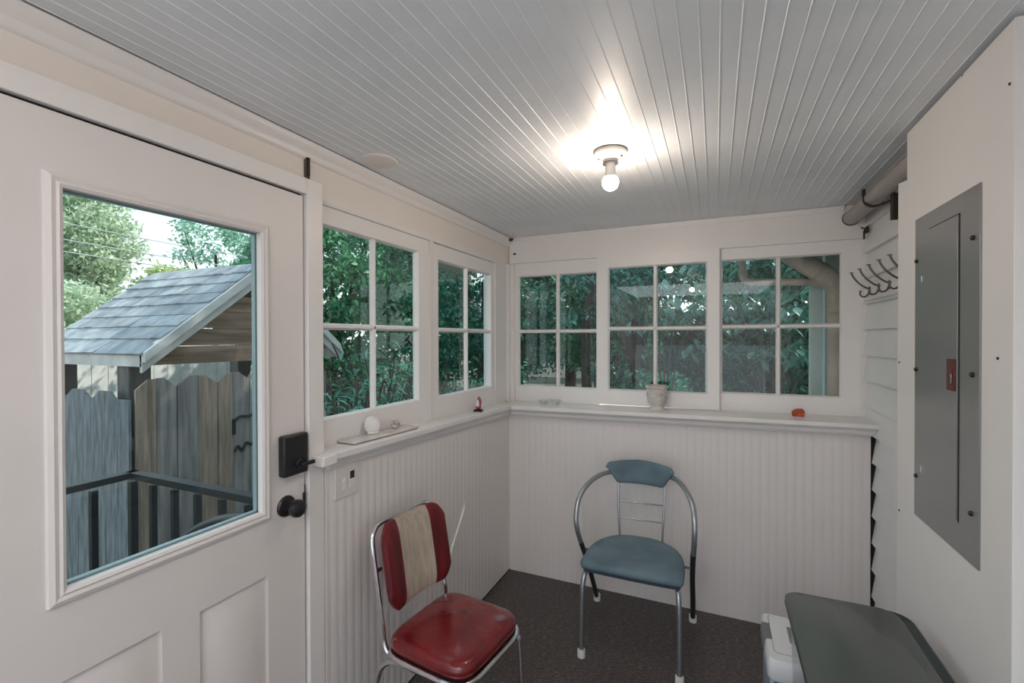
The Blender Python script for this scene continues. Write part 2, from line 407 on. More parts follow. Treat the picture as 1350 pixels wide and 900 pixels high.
# sill: slightly uneven height like the old porch
def sill_profile(): return [(0.0, 0.0), (0.0, -.022), (-.010, -.026), (-.010, -.030), (-.028, -.036), (-.034, -.048), (-.034, -.056), (-.044, -.060), (-.044, -.066)]
def sweep_sill(name, A, B, C_, D_, label):
    """A,B front top corners; C_,D_ the same ends at the wall (back)"""
    A, B, C_, D_ = map(Vector, (A, B, C_, D_)); mm = MB()
    ia = (C_-A); ib = (D_-B); ia.z = 0; ib.z = 0; la, lb = ia.length, ib.length; ia.normalize(); ib.normalize()
    prof = sill_profile(); va = []; vb = []
    for d, z in prof:
        va.append(A-ia*d*la/la+Vector((0, 0, z))); vb.append(B-ib*d+Vector((0, 0, z)))
    va += [C_+Vector((0, 0, prof[-1][1])), C_]; vb += [D_+Vector((0, 0, prof[-1][1])), D_]
    n = len(va); vs = va+vb
    mm._poly(vs, [tuple(range(n)), tuple(range(n, 2*n))[::-1]]+[(i, (i+1) % n, n+(i+1) % n, n+i) for i in range(n)])
    return struct(mm.build(name, M['trim'], bevel=.002), label, 'window sill')
FX, FY = -1.213, 2.735
sweep_sill('trim_8', (FX, 1.225, 1.148), (FX, FY, 1.108), (-1.40, 1.225, 1.148), (-1.40, 2.99, 1.108), 'white moulded window sill along the left wall')
sweep_sill('trim_9', (FX, FY, 1.108), (.735, FY, 1.128), (-1.40, 3.03, 1.108), (.735, 3.03, 1.128), 'white moulded window sill along the back wall')
mm = MB(); mm.box(-1.262, FX+.004, 1.165, 1.228, 1.112, 1.147)
struct(mm.build('trim_10', M['trim'], bevel=.004), 'short mitred end of the left sill against the door casing', 'trim')
# thin dark strip along the left floor edge
mm = MB(); mm.box(PX-.001, PX+.004, 1.222, PY, 0, .006)
struct(mm.build('floor_edge_left', M['dark']), 'dark line where the left beadboard meets the floor', 'baseboard')

# ------------------------------------------------------------------ windows
def bevel_stick(): return 0
def sash(name, wall, a0, a1, z0, z1, glass, mull, bar, plane, depth, label, mat_=None):
    """wall 'L' (runs along y, faces +x) or 'B' (runs along x, faces -y).
    glass=(ga0,ga1,gz0,gz1), mull = centre of vertical muntin, bar = centre height of horizontal one"""
    root = thing(name, label, 'window', (plane, a0, z0) if wall == 'L' else (a0, plane, z0), kind='structure')
    org = root.location.copy()
    def P(a, d, z): return (plane-d, a, z) if wall == 'L' else (a, plane+d, z)
    def bx(mb, a, b, zz0, zz1, d0, d1, mt=None):
        p = P(a, d0, zz0); q = P(b, d1, zz1)
        mb.box(min(p[0], q[0]), max(p[0], q[0]), min(p[1], q[1]), max(p[1], q[1]), zz0, zz1, mt)
    g0, g1, gz0, gz1 = glass
    fr = MB()
    bx(fr, a0, g0, z0, z1, 0, depth); bx(fr, g1, a1, z0, z1, 0, depth)
    bx(fr, g0, g1, z0, gz0, 0, depth); bx(fr, g0, g1, gz1, z1, 0, depth)
    # sloped glazing lip
    l = .008
    def lip(pts): fr._poly([P(*p) for p in pts], [(0, 1, 2, 3), (4, 7, 6, 5), (0, 4, 5, 1), (1, 5, 6, 2), (2, 6, 7, 3), (3, 7, 4, 0)])
    for (a, b, c, d) in (((g0, gz0), (g1, gz0), (g1-l, gz0+l), (g0+l, gz0+l)), ((g0, gz1), (g1, gz1), (g1-l, gz1-l), (g0+l, gz1-l)),
                         ((g0, gz0), (g0, gz1), (g0+l, gz1-l), (g0+l, gz0+l)), ((g1, gz0), (g1, gz1), (g1-l, gz1-l), (g1-l, gz0+l))):
        lip([(a[0], .002, a[1]), (b[0], .002, b[1]), (c[0], .016, c[1]), (d[0], .016, d[1]),
             (a[0], .024, a[1]), (b[0], .024, b[1]), (c[0], .024, c[1]), (d[0], .024, d[1])])
    rel(fr.build('frame', M['sash']), org).parent = root
    w = .013
    def muntin(a, b, zz0, zz1, vert):
        mb = MB()
        prof = [(-w, .022), (-w*.85, .010), (-w*.35, .002), (w*.35, .002), (w*.85, .010), (w, .022)]
        if vert: mb.prism(prof, lambda u, v, d: P(a+u, v, d), zz0, zz1)
        else: mb.prism(prof, lambda u, v, d: P(d, v, zz0+u), a, b)
        o = rel(mb.build('muntin', M['sash']), org); o.parent = root
    muntin(mull, mull, gz0+.004, gz1-.004, True)
    muntin(g0+.004, g1-.004, bar, bar, False)
    for (a, b) in ((g0+.002, mull-.006), (mull+.006, g1-.002)):
        for (c, d) in ((gz0+.002, bar-.006), (bar+.006, gz1-.002)):
            mb = MB(); bx(mb, a, b, c, d, .0185, .0215)
            o = rel(mb.build('pane', M['glass']), org); o.parent = root
    return root
sash('window_1', 'L', 1.215, 1.983, 1.115, 2.045, (1.262, 1.898, 1.243, 1.978), 1.581, 1.595, LX-.004, .035, 'left wall window nearest the door, four panes')
sash('window_2', 'L', 2.019, 2.752, 1.105, 2.042, (2.074, 2.700, 1.234, 1.964), 2.391, 1.593, LX-.004, .035, 'left wall window nearest the corner, four panes')
sash('window_3', 'B', -1.302, -.690, 1.105, 2.080, (-1.268, -.708, 1.212, 1.980), -.980, 1.594, BY+.002, .030, 'leftmost window of the three in the back wall')
sash('window_4', 'B', -.702, .021, 1.124, 2.067, (-.629, -.044, 1.215, 1.995), -.339, 1.606, BY-.038, .030, 'middle window of the back wall, slid in front of its neighbours')
sash('window_5', 'B', -.006, .703, 1.115, 2.080, (.030, .622, 1.221, 2.003), .325, 1.611, BY+.002, .030, 'rightmost window of the three in the back wall')
mm = MB(); mm.box(.655, .662, BY-.0015, BY+.001, 1.12, 2.06)
mm.bm.free()

# ------------------------------------------------------------------ door
DX = -1.275
door = thing('door_1', 'white half-glass exterior door on the left, standing in its casing', 'door', (DX, .339, .005), kind='structure')
org = door.location.copy()
y0, y1, g0, g1, gz0, gz1 = .339, 1.1435, .498, .988, 1.003, 1.882
b = MB()
def slab(a, c, z0, z1): b.box(DX-.045, DX, a, c, z0, z1)
p1 = (.475, .702, .20, .818); p2 = (.795, 1.003, .20, .812)
slab(y0, p1[0], .005, 2.029); slab(p2[1], y1, .005, 2.029)
slab(p1[0], p2[1], gz1, 2.029); slab(p1[0], p2[1], p1[3], gz0); slab(p1[0], p2[1], .005, .20); slab(p1[1], p2[0], .20, p1[3])
slab(p2[0], p2[1], p2[3], p1[3])
slab(p1[0], g0, gz0, gz1); slab(g1, p2[1], gz0, gz1)
b.box(DX-.045, DX-.014, p1[0], p2[1], .20, .818)
rel(b.build('slab', M['door']), org).parent = door
for (a, c, z0, z1) in (p1, p2):
    q = MB(); i = .005; j = .042
    v = [(DX-.015, a+i, z0+i), (DX-.015, c-i, z0+i), (DX-.015, c-i, z1-i), (DX-.015, a+i, z1-i),
         (DX-.013, a+i, z0+i), (DX-.013, c-i, z0+i), (DX-.013, c-i, z1-i), (DX-.013, a+i, z1-i),
         (DX+.002, a+j, z0+j), (DX+.002, c-j, z0+j), (DX+.002, c-j, z1-j), (DX+.002, a+j, z1-j)]
    q._poly(v, [(0, 3, 2, 1), (8, 9, 10, 11)]+[(k, (k+1) % 4, 4+(k+1) % 4, 4+k) for k in range(4)]+[(4+k, 4+(k+1) % 4, 8+(k+1) % 4, 8+k) for k in range(4)])
    rel(q.build('panel', M['door'], bevel=.0012), org).parent = door
# glazing frame: moulded profile mitred around
q = MB(); gi = (.514, .980, 1.016, 1.871)
prof = [(-.031, 0), (-.029, .008), (-.020, .012), (-.012, .009), (-.007, .012), (0, .008), (0, -.012)]
loops = []
for d, h in prof:
    loops.append([(DX+h, gi[0]+d, gi[2]+d), (DX+h, gi[1]-d, gi[2]+d), (DX+h, gi[1]-d, gi[3]-d), (DX+h, gi[0]+d, gi[3]-d)])
vs = [p for l in loops for p in l]; fs = []
for i in range(len(prof)-1):
    for k in range(4): fs.append((4*i+k, 4*i+(k+1) % 4, 4*(i+1)+(k+1) % 4, 4*(i+1)+k))
n = len(prof)-1
for k in range(4): fs.append((4*n+k, 4*n+(k+1) % 4, (k+1) % 4, k))
q._poly(vs, fs)
gf = rel(q.build('glazing_frame', M['door'], sharp=20), org); gf.parent = door
q = MB(); q.box(DX-.014, DX-.011, g0+.002, g1-.002, gz0+.002, gz1-.002)
rel(q.build('glass_pane', M['doorglass']), org).parent = door
q = MB(); e = .010
q.box(DX-.030, DX-.0155, g0, g0+.018, gz0, gz1); q.box(DX-.030, DX-.0155, g1-.012, g1, gz0, gz1)
q.box(DX-.030, DX-.0155, g0, g1, gz0, gz0+.018); q.box(DX-.030, DX-.0155, g0, g1, gz1-.014, gz1)
rel(q.build('gasket', M['gasket']), org).parent = door
q = MB(); q.lathe([(0, .0025), (.003, .002), (.003, -.002), (0, -.002)], (DX, .76, 1.896), 'x', 10)
rel(q.build('screw_hole', M['dark']), org).parent = door
q = MB(); q.box(DX-.03, DX-.006, .34, 1.14, 2.0292, 2.0358)  # dark strip painted in for the shade of the gap above the slab
rel(q.build('top_gap_shade', M['dark']), org).parent = door
# deadbolt keypad interior
q = MB(); q.box(DX, DX+.030, 1.040, 1.136, 1.106, 1.238)
lk = rel(q.build('deadbolt_case', M['black'], bevel=.007, bseg=3), org); lk.parent = door
q = MB(); q.lathe([(0, .006), (.013, .006), (.015, 0), (.015, -.004)], (DX+.030, 1.098, 1.141), 'x', 20)
q.tube([(DX+.030, 1.098, 1.141), (DX+.050, 1.098, 1.141)], .006, seg=10)
q.box(DX+.044, DX+.056, 1.088, 1.140, 1.135, 1.147)
o = rel(q.build('thumb_turn', M['black'], bevel=.002), org); o.parent = lk; 
q = MB(); q.lathe([(0, 0), (.034, 0), (.034, .004), (.030, .009), (.016, .012), (.012, .014), (.012, .028), (.018, .032), (.0265, .042), (.0285, .052), (.026, .062), (.018, .068), (0, .070)], (DX, 1.070, 1.006), 'x', 32)
kb = rel(q.build('door_knob', M['black']), org); kb.parent = door
q = MB(); q.box(DX-.03, DX+.001, 1.1425, 1.1445, .955, 1.055); q.box(DX-.002, DX+.004, 1.1365, 1.144, .975, 1.03)
rel(q.build('latch_plate', M['black']), org).parent = door
q = MB()
for (a, c, z0, z1) in ((1.1462, 1.1500, .89, .93), (1.1470, 1.1492, .93, .955), (1.1466, 1.1488, .84, .87)): q.box(DX-.012, DX-.0098+.0, a, c, z0, z1)
rel(q.build('strike_plate', M['iron']), org).parent = door

# ------------------------------------------------------------------ wall chase and electrical panel
FXR = .592
m = MB()
m.prism([(1.356, 0), (2.054, 0), (2.054, 2.092), (1.972, 2.080), (1.972, 2.236), (1.60, 2.238), (1.592, 2.230), (1.585, 2.238), (1.356, 2.240)], lambda u, v, d: (d, u, v), FXR, .712)
struct(m.build('wall_chase', M['chase'], bevel=.0015), 'white boxed-out wall section on the right carrying the electrical panel', 'wall')
pn = thing('electrical_panel', 'tall grey steel electrical panel cover on the right wall', 'electrical panel', (FXR, 1.686, .978))
org = pn.location.copy()
q = MB(); q.box(FXR-.004, FXR+.002, 1.487, 1.886, .978, 1.925)
rel(q.build('cover_plate', M['panel'], bevel=.001), org).parent = pn
q = MB(); q.box(FXR-.0075, FXR-.004, 1.592, 1.836, 1.062, 1.872)
dr = rel(q.build('door', M['panel'], bevel=.001), org); dr.parent = pn
q = MB(); q.box(FXR-.0047, FXR-.0038, 1.5865, 1.5912, 1.058, 1.874); q.box(FXR-.0047, FXR-.0038, 1.587, 1.78, 1.8725, 1.8755)
rel(q.build('door_gap', M['dark']), org).parent = pn
q = MB(); q.box(FXR-.012, FXR-.0075, 1.597, 1.640, 1.405, 1.490, M['latchred']); q.box(FXR-.014, FXR-.012, 1.607, 1.617, 1.425, 1.450, M['chrome'])
q.box(FXR-.0135, FXR-.012, 1.604, 1.632, 1.42, 1.462, M['latchred'])
o = rel(q.build('latch', None, bevel=.001), org); o.parent = dr; o['label'] = 'red-brown door latch'
for (yy, zz) in ((1.516, 1.796), (1.516, 1.455), (1.519, 1.107), (1.867, 1.79), (1.869, 1.446), (1.866, 1.107)):
    q = MB(); q.lathe([(0, -.0075), (.004, -.007), (.0065, -.004), (.0065, 0), (0, 0)], (FXR-.004, yy, zz), 'x', 14)
    rel(q.build('screw', M['screw']), org).parent = pn
for (zz) in (1.72, 1.13):
    q = MB(); q.box(FXR-.0085, FXR-.007, 1.822, 1.826, zz, zz+.018)
    rel(q.build('hinge_slot', M['chrome']), org).parent = pn
for i, (yy, zz, lb) in enumerate(((1.375, 2.105, 'small nail in the white boxed wall above right of the electrical panel'),
                     (2.035, 1.46, 'small nail at the far edge of the boxed wall, beside the electrical panel'),
                     (2.03, .94, 'small nail at the far edge of the boxed wall, lower than the panel'),
                     (1.415, 1.50, 'small nail between the panel and the near corner, level with the red latch'))):
    q = MB(); q.lathe([(0, -.003), (.0035, -.002), (.0035, 0.003), (0, .003)], (FXR, yy, zz), 'x', 8)
    tag(q.build('nail', M['screw']), lb, 'nail')

# ceiling corner pipe with its hanger
pp = thing('pipe', 'grey painted pipe running along the ceiling corner into the back wall', 'pipe', (.655, 2.1, 2.178))
q = MB(); q.tube([(.655, y, 2.178) for y in (1.9, 2.4, 2.96)], .037, seg=28)
rel(q.build('pipe_body', M['pipe']), pp.location).parent = pp
q = MB(); q.lathe([(.037, 0), (.040, 0), (.040, .006), (.037, .006)], (.655, 2.958, 2.178), 'y', 28)
rel(q.build('end_ring', M['screw']), pp.location).parent = pp
hg = thing('pipe_hanger', 'rusty iron hanger strap hooked around the ceiling pipe', 'hanger', (.655, 2.58, 2.178))
q = MB()
q.tube([(.655+.039*math.cos(a), 2.58, 2.178+.039*math.sin(a)) for a in [R(150+i*15) for i in range(15)]], .004, seg=8)
q.box(.612, .624, 2.574, 2.586, 2.19, 2.222)
rel(q.build('strap', M['iron']), hg.location).parent = hg
q = MB(); q.tube(spline([(.619, 2.58, 2.165), (.635, 2.54, 2.135), (.655, 2.49, 2.125), (.69, 2.43, 2.13)]), .005, seg=8)
rel(q.build('arm', M['iron']), hg.location).parent = hg
q = MB(); q.box(.672, .712, 2.415, 2.423, 2.040, 2.15); q.box(.672, .680, 2.39, 2.423, 2.040, 2.15)
rel(q.build('bracket', M['iron']), hg.location).parent = hg
q = MB(); q.box(.705, .718, 2.90, 2.94, 2.085, 2.115); q.tube([(.70, 2.92, 2.11), (.685, 2.90, 2.112)], .004, seg=6); q.box(.70, .706, 2.915, 2.935, 2.055, 2.10)
tag(q.build('corner_bracket', M['iron'], bevel=.002), 'small black bracket at the end of the back header board', 'bracket')

# ------------------------------------------------------------------ coat rack: board + hooks
cr = thing('coat_rack', 'white board of dark metal coat hooks on the clapboard wall', 'coat rack', (.71, 2.5, 1.77))
q = MB(); q.box(.697, .712, 2.06, 2.90, 1.733, 1.815)
rel(q.build('board', M['trim'], bevel=.002), cr.location).parent = cr
def hook(y):
    z = 1.775
    q = MB()
    q.blob((.695, y, z+.004), (.004, .012, .022), sub=2)
    q.tube(spline([(.694, y, z+.012), (.675, y, z+.022), (.650, y, z+.045), (.632, y, z+.070), (.622, y, z+.092)], 6), .0042, seg=8)
    q.lathe([(0, 0), (.008, .001), (.009, .004), (0, .006)], (.621, y, z+.092), 'z', 12)
    q.tube(spline([(.694, y, z-.004), (.684, y, z-.022), (.668, y, z-.026), (.658, y, z-.014), (.659, y, z-.001)], 6), .004, seg=8)
    q.blob((.659, y, z+.001), (.006, .006, .005), sub=1)
    rel(q.build('hook', M['hook']), cr.location).parent = cr
for y in (2.80, 2.655, 2.515, 2.375, 2.245): hook(y)

# ------------------------------------------------------------------ ceiling lamp
LXY = (-.362, 1.742)
lp = thing('ceiling_light', 'bare round bulb in a porcelain holder on the beadboard ceiling', 'ceiling light', (*LXY, CZ))
q = MB(); q.lathe([(0, 0), (.061, 0), (.063, -.006), (.060, -.014), (.050, -.022), (.034, -.030), (.028, -.036), (.027, -.046), (.0, -.046)], (0, 0, 0), 'z', 40)
q.build('lamp_base', M['porcelain'], lp)
q = MB(); q.lathe([(.061, 0), (.065, 0), (.065, -.003), (.061, -.003)], (0, 0, 0), 'z', 40); q.lathe([(.0275, -.044), (.029, -.044), (.029, -.048), (.0, -.048)], m=None)
q.build('rim', M['hook'], lp)
q = MB(); q.lathe([(0, -.048), (.018, -.048), (.0185, -.085), (.024, -.098), (.0, -.098)], (0, 0, 0), 'z', 28)
q.build('bulb_neck', M['bulbneck'], lp)
q = MB(); q.blob((0, 0, -.118), (.030, .030, .030), sub=4)
q.build('bulb', M['bulb'], lp)
for k in range(2):
    q = MB(); q.lathe([(0, -.028), (.005, -.028), (.005, -.018), (0, -.018)], (.042*(-1)**k, -.006, 0), 'z', 10)
    q.build('screw', M['screw'], lp)
lamp2 = copy_tree(lp); lamp2.location = (-.262, -.11, CZ); lamp2['label'] = 'second bare bulb fixture over the viewer, mirrored in the middle back window'
q = MB(); q.lathe([(0, -.008), (.064, -.008), (.070, -.004), (.070, 0), (0, 0)], (0, 0, 0), 'z', 40)
sd = q.build('ceiling_cover', M['wallwarm'], None, loc=(-1.215, 1.46, CZ))
tag(sd, 'blank round painted cover plate on the ceiling above the left window', 'cover plate')
q = MB(); q.blob((-1.30, 2.93, CZ-.02), (.02, .012, .010), sub=2, jit=.15); tag(q.build('ceiling_hook', M['screw']), 'small dark fixing in the ceiling corner', 'fixing')
q = MB(); q.blob((-1.285, 2.962, 2.135), (.012, .006, .006), sub=2, jit=.15); tag(q.build('cable_clip', M['screw']), 'small dark clip on the corner below the ceiling fixing', 'fixing')

# ------------------------------------------------------------------ switch plate
sp = thing('switch_plate', 'white wall plate with a toggle and a small black display under the left sill', 'switch plate', (PX, 1.32, 1.02))
q = MB(); q.box(0, .006, -.058, .060, -.058, .062); q.build('plate', M['plate'], sp, bevel=.002)
q = MB(); q.box(.006, .008, -.022, -.004, -.030, .010); q.box(.008, .012, -.018, -.008, .0, .014); q.build('toggle', M['trim'], sp, bevel=.001)
q = MB(); q.box(.006, .008, .012, .038, -.030, .036); q.build('insert', M['trim'], sp, bevel=.001)
q = MB(); q.box(.008, .009, .014, .036, .004, .032); q.build('display', M['black'], sp)

# ------------------------------------------------------------------ things on the sills
def zL(y): return 1.148+(1.108-1.148)*(y-1.225)/(2.735-1.225)
def zB(x): return 1.108+.020*(x+1.213)/1.948
zt = zL(1.56)
tr = thing('marble_slab', 'long thin pale marble slab on the left sill', 'tray', (-1.303, 1.57, zt))
tr.rotation_euler = (math.atan2(zL(1.75)-zL(1.4), .35), 0, 0)
q = MB(); q.box(-.034, .052, -.215, .195, .003, .012, M['marble']); q.build('slab', M['marble'], tr, bevel=.001)
q = MB(); q.box(-.033, .051, -.213, .193, .0006, .003, M['slabedge']); q.build('underside', M['slabedge'], tr)
# white shell: fan scallop
sh = MB()
nu, nv = 20, 10; vs = []; fs = []
for j in range(nv+1):
    v = j/nv; rr = .034*(math.sin(v*PI*.5))**.8
    for i in range(nu+1):
        a = -1.35+2.7*i/nu; rib = 1+.05*math.cos(i*PI)
        vs.append((0.012*math.cos(v*PI*.5)*rib+.004, rr*math.sin(a)*rib, .036-.034*math.cos(a)*0+ (rr*math.cos(a)*rib) - .010))
for j in range(nv):
    for i in range(nu): fs.append((j*(nu+1)+i, j*(nu+1)+i+1, (j+1)*(nu+1)+i+1, (j+1)*(nu+1)+i))
sh = MB(); sh.blob((0, 0, .030), (.014, .026, .030), sub=3)
for k in range(0):
    a = R(-60+20*k); sh.tube(spline([(0.010, .0, .004), (.016, .014*math.sin(a), .006+.026*math.cos(a)*.9), (.006, .027*math.sin(a), .030+.028*math.cos(a)*.95)], 5), [.003]*11, seg=6)
sh.blob((0, 0, .004), (.012, .020, .006), sub=2)
o = sh.build('seashell', M['shell'], None, loc=(-1.298, 1.515, zL(1.515)+.012), rot=(0, R(-14), R(-25)))
o.scale = (1.35, 1.35, 1.25)
tag(o, 'smooth white rounded seashell standing on the marble slab', 'shell')
q = MB(); q.blob((0, 0, .012), (.014, .020, .011), sub=2, jit=.08, seed=3)
rn = random.Random(5)
for k in range(12):
    a = rn.uniform(0, 2*PI); h = rn.uniform(.2, 1.2)
    d = Vector((math.cos(a)*math.cos(h), math.sin(a)*math.cos(h), math.sin(h)))
    q.tube([Vector((0, 0, .013))+d*.008, Vector((0, 0, .013))+Vector((d.x*.020, d.y*.028, d.z*.020))], [.004, .0008], seg=6)
o = q.build('spiny_shell', M['shellsilver'], None, loc=(-1.300, 1.665, zL(1.665)+.012)); o.scale = (1.3, 1.3, 1.3); tag(o, 'small spiny silvery shell on the far end of the marble slab', 'shell')
# figurine: red and white bird on a dark footed stand
fg = thing('figurine', 'tiny red and white bird figurine on a dark footed stand on the left sill', 'figurine', (-1.275, 2.40, zL(2.40)+.0005), R(10)); fg.scale = (1.4, 1.4, 1.4)
q = MB(); q.lathe([(0, .004), (.018, .004), (.020, .007), (.014, .010), (0, .011)], seg=20)
for k in range(4):
    a = R(45+90*k); q.blob((.018*math.cos(a), .018*math.sin(a), .004), (.005, .005, .004), sub=1)
q.build('stand', M['black'], fg)
q = MB(); q.blob((0, 0, .021), (.012, .015, .012), sub=3); q.build('body', M['figred'], fg)
q = MB(); q.tube(spline([(0, -.008, .024), (0, -.012, .034), (0, -.010, .042)]), [.007]*8+[.006]*8+[.005], seg=12); q.blob((0, -.010, .045), (.005, .006, .005), sub=2)
q.tube([(0, -.014, .045), (0, -.021, .043)], [.002, .0005], seg=6); q.build('head', M['figwhite'], fg)
q = MB(); q.tube(spline([(0, .010, .020), (0, .016, .034), (0, .012, .050), (0, .003, .056)], 6), [.008]*6+[.009]*6+[.007]*6+[.003], seg=12); q.build('tail', M['figpink'], fg)
# two little cups
def cup(loc, label, tilt):
    q = MB(); q.lathe([(0, 0), (.011, 0), (.013, .003), (.020, .012), (.026, .021), (.0265, .0225), (.024, .021), (.017, .010), (.009, .005), (0, .005)], seg=28)
    q.tube([(.026, 0, .0215), (.033, 0, .025), (.034, 0, .022)], [.004, .003, .002], seg=8)
    o = q.build('small_bowl', M['cup'], None, loc=loc, rot=(0, 0, tilt)); o.scale = (1.3,)*3; return tag(o, label, 'bowl', 'tiny bowls on the back sill')
cup((-1.040, 2.868, zB(-1.04)), 'left one of two tiny grey bowls on the back sill', R(15))
cup((-.962, 2.890, zB(-.97)), 'right one of two tiny grey bowls on the back sill', R(160))
q = MB(); q.box(-.075, .075, -.006, .006, 0, .003); q.box(.012, .034, -.004, .006, .003, .006)
tag(q.build('white_stick', M['paper'], None, loc=(-.70, 2.86, zB(-.7)), rot=(0, 0, R(12))), 'flat white stick lying on the back sill under the middle window', 'stick')
pt = thing('flower_pot', 'pale urn-shaped flower pot with faded garlands on the back sill', 'flower pot', (-.318, 2.858, zB(-.318)+.0004))
q = MB(); q.lathe([(0, 0), (.044, 0), (.046, .006), (.044, .012), (.036, .020), (.033, .026), (.040, .036), (.052, .052), (.057, .070), (.058, .092), (.057, .116), (.059, .128), (.066, .134), (.068, .140), (.067, .146), (.060, .148), (.052, .144), (.050, .120), (.0, .118)], seg=48)
q.build('urn', M['pot'], pt)
q = MB()
for k in range(3):
    a0 = R(-150+100*k)
    path = [(.0585*math.cos(a0+t*R(80)), .0585*math.sin(a0+t*R(80)), .104-.030*math.sin(t*PI)) for t in [i/14 for i in range(15)]]
    path = [Vector((p[0]*(.985 if p[2] > .09 else .97), p[1]*(.985 if p[2] > .09 else .97), p[2])) for p in path]
    q.tube(path, .0026, seg=6)
    q.lathe([(0, .003), (.012, .002), (.014, 0)], (.0, 0, 0), 'x', 16) if False else None
    q.blob((.056*math.cos(a0-.17), .056*math.sin(a0-.17), .095), (.006, .006, .014), sub=2)
q.build('garland', M['potrelief'], pt)
q = MB(); q.lathe([(0, .124), (.0495, .122), (.049, .119), (0, .119)], seg=24); q.build('soil', M['soil'], pt)
q = MB()
g = MB(); rn = random.Random(11)
vs = [(-.030, -.012, 0), (.024, -.016, 0), (.022, .016, 0), (-.022, .014, 0), (-.036, -.008, .024), (.028, -.014, .030), (.026, .014, .026), (-.024, .012, .030), (.018, 0, .044), (-.012, 0, .042)]
g._poly(vs, [(3, 2, 1, 0), (0, 1, 5, 4), (1, 2, 6, 5), (2, 3, 7, 6), (3, 0, 4, 7), (4, 5, 8, 9), (6, 7, 9, 8), (5, 6, 8), (7, 4, 9)])
g.bm.normal_update()
tag(g.build('rock', M['rock'], None, loc=(.408, 2.885, zB(.408)), bevel=.003), 'rough orange-red stone on the back sill below the right window', 'stone')

# ------------------------------------------------------------------ red and beige chrome chair
def superloop(w, d, n, p=4.0):
    """rounded-rectangle loop"""
    o = []
    for i in range(n):
        a = 2*PI*i/n; c, s_ = math.cos(a), math.sin(a)
        o.append((w*math.copysign(abs(c)**(2/p), c), d*math.copysign(abs(s_)**(2/p), s_)))
    return o
rc = thing('dining_chair', 'retro chrome dining chair with red vinyl seat and red and beige striped back', 'chair', (-.906, 1.514, 0), R(-7))
# local frame: +x = forward, y = sideways; seat centre at origin
def cushion(name, mt, w, d, z0, z1, crown_, parent, n=48, p=4.5, taper=None):
    q = MB(); rings = []
    levels = [(0.90, z0), (1.0, z0+.008), (1.015, z0+(z1-z0)*.45), (1.0, z1-.014), (.965, z1-.004), (.90, z1+.002)]
    base = superloop(w, d, n, p)
    if taper: base = [(x, y*taper(x)) for x, y in base]
    for s_, z in levels: rings.append([q.bm.verts.new((x*s_, y*s_, z)) for x, y in base])
    for k in range(1, 7):
        s_ = .9*(1-k/7); z = z1+.002+crown_*(1-(1-k/7)**2)
        rings.append([q.bm.verts.new((x*s_, y*s_, z)) for x, y in base])
    for a, b_ in zip(rings, rings[1:]):
        for k in range(n): q.bm.faces.new((a[k], a[(k+1) % n], b_[(k+1) % n], b_[k]))
    top = q.bm.verts.new((0, 0, z1+.002+crown_))
    for k in range(n): q.bm.faces.new((rings[-1][k], rings[-1][(k+1) % n], top))
    q.bm.faces.new(rings[0][::-1])
    return q.build(name, mt, parent, sharp=60)
SW = .185; SD = .193
st = cushion('seat', M['redvinyl'], SW, SD, .408, .462, .012, rc, p=5.5)
q = MB(); base = superloop(SW+.004, SD+.004, 48, 5.5); q.tube([(x, y, .400) for x, y in base], .011, seg=10, closed=True)
q.build('seat_rim', M['chrome'], rc)
q = MB(); lp2 = superloop(SW-.006, SD-.006, 48, 5.5)
q.prism([(x, y) for x, y in lp2], lambda u, v, d: (u, v, d), .392, .412); q.build('seat_base', M['blackvinyl'], rc)
# back hoop: rises from seat rear corners
HB = .180; lean = .075
def back_pt(y, h):      # h above the seat line
    return (-.188-lean*h/.42-.00, y, .42+h)
hoop = [(-.10, -HB+.004, .385), (-.165, -HB, .392), (-.192, -HB, .43)]
hoop += [back_pt(-HB, h) for h in (.06, .16, .26, .33)]
for a in (20, 45, 70): hoop.append(back_pt(-HB+.065-.065*math.cos(R(a)), .355+.065*math.sin(R(a))))
hoop += [back_pt(-.06, .422), back_pt(.06, .422)]
full = hoop+[(x, -y, z) for x, y, z in hoop[::-1][2:]]
q = MB(); q.tube(spline(full, 5), .0105, seg=12); q.build('back_frame', M['chrome'], rc)
# back pad : three vertical stripes, one curved panel
def backpad(name, mt, y0, y1, lab=None):
    q = MB(); nu, nv = 14, 16; pts = {}
    H0, H1 = .110, .425
    def fr(y, h, t):
        # rounded outer outline
        bow = .034*(1-(y/.18)**2)
        x, yy, z = back_pt(y, h)
        return (x+.048-bow+.0+t, yy, z)
    def row(side):
        g = []
        for j in range(nv+1):
            r_ = []
            for i in range(nu+1):
                y = y0+(y1-y0)*i/nu
                ay = abs(y)/.174
                edge = .055*(max(0, (ay-.70)/.30))**2.2
                h = (H0+edge)+(H1-H0-2*edge)*j/nv
                tj = abs(2*j/nv-1); ti = min(1, ay)
                th = .017*(1-tj**6)*(1-ti**8)**.5 if ti < 1 else 0
                wrinkle = .0
                g_t = (th+.003)*side
                r_.append(q.bm.verts.new(fr(y, h, g_t+(.012 if side > 0 else .0))))
            g.append(r_)
        return g
    A = row(1); B = row(-1)
    for j in range(nv):
        for i in range(nu):
            q.bm.faces.new((A[j][i], A[j][i+1], A[j+1][i+1], A[j+1][i])); q.bm.faces.new((B[j][i], B[j+1][i], B[j+1][i+1], B[j][i+1]))
    for j in range(nv):
        q.bm.faces.new((A[j][0], A[j+1][0], B[j+1][0], B[j][0])); q.bm.faces.new((A[j][nu], B[j][nu], B[j+1][nu], A[j+1][nu]))
    for i in range(nu):
        q.bm.faces.new((A[0][i], B[0][i], B[0][i+1], A[0][i+1])); q.bm.faces.new((A[nv][i], A[nv][i+1], B[nv][i+1], B[nv][i]))
    o = q.build(name, mt, rc, sharp=50)
    if lab: o['label'] = lab
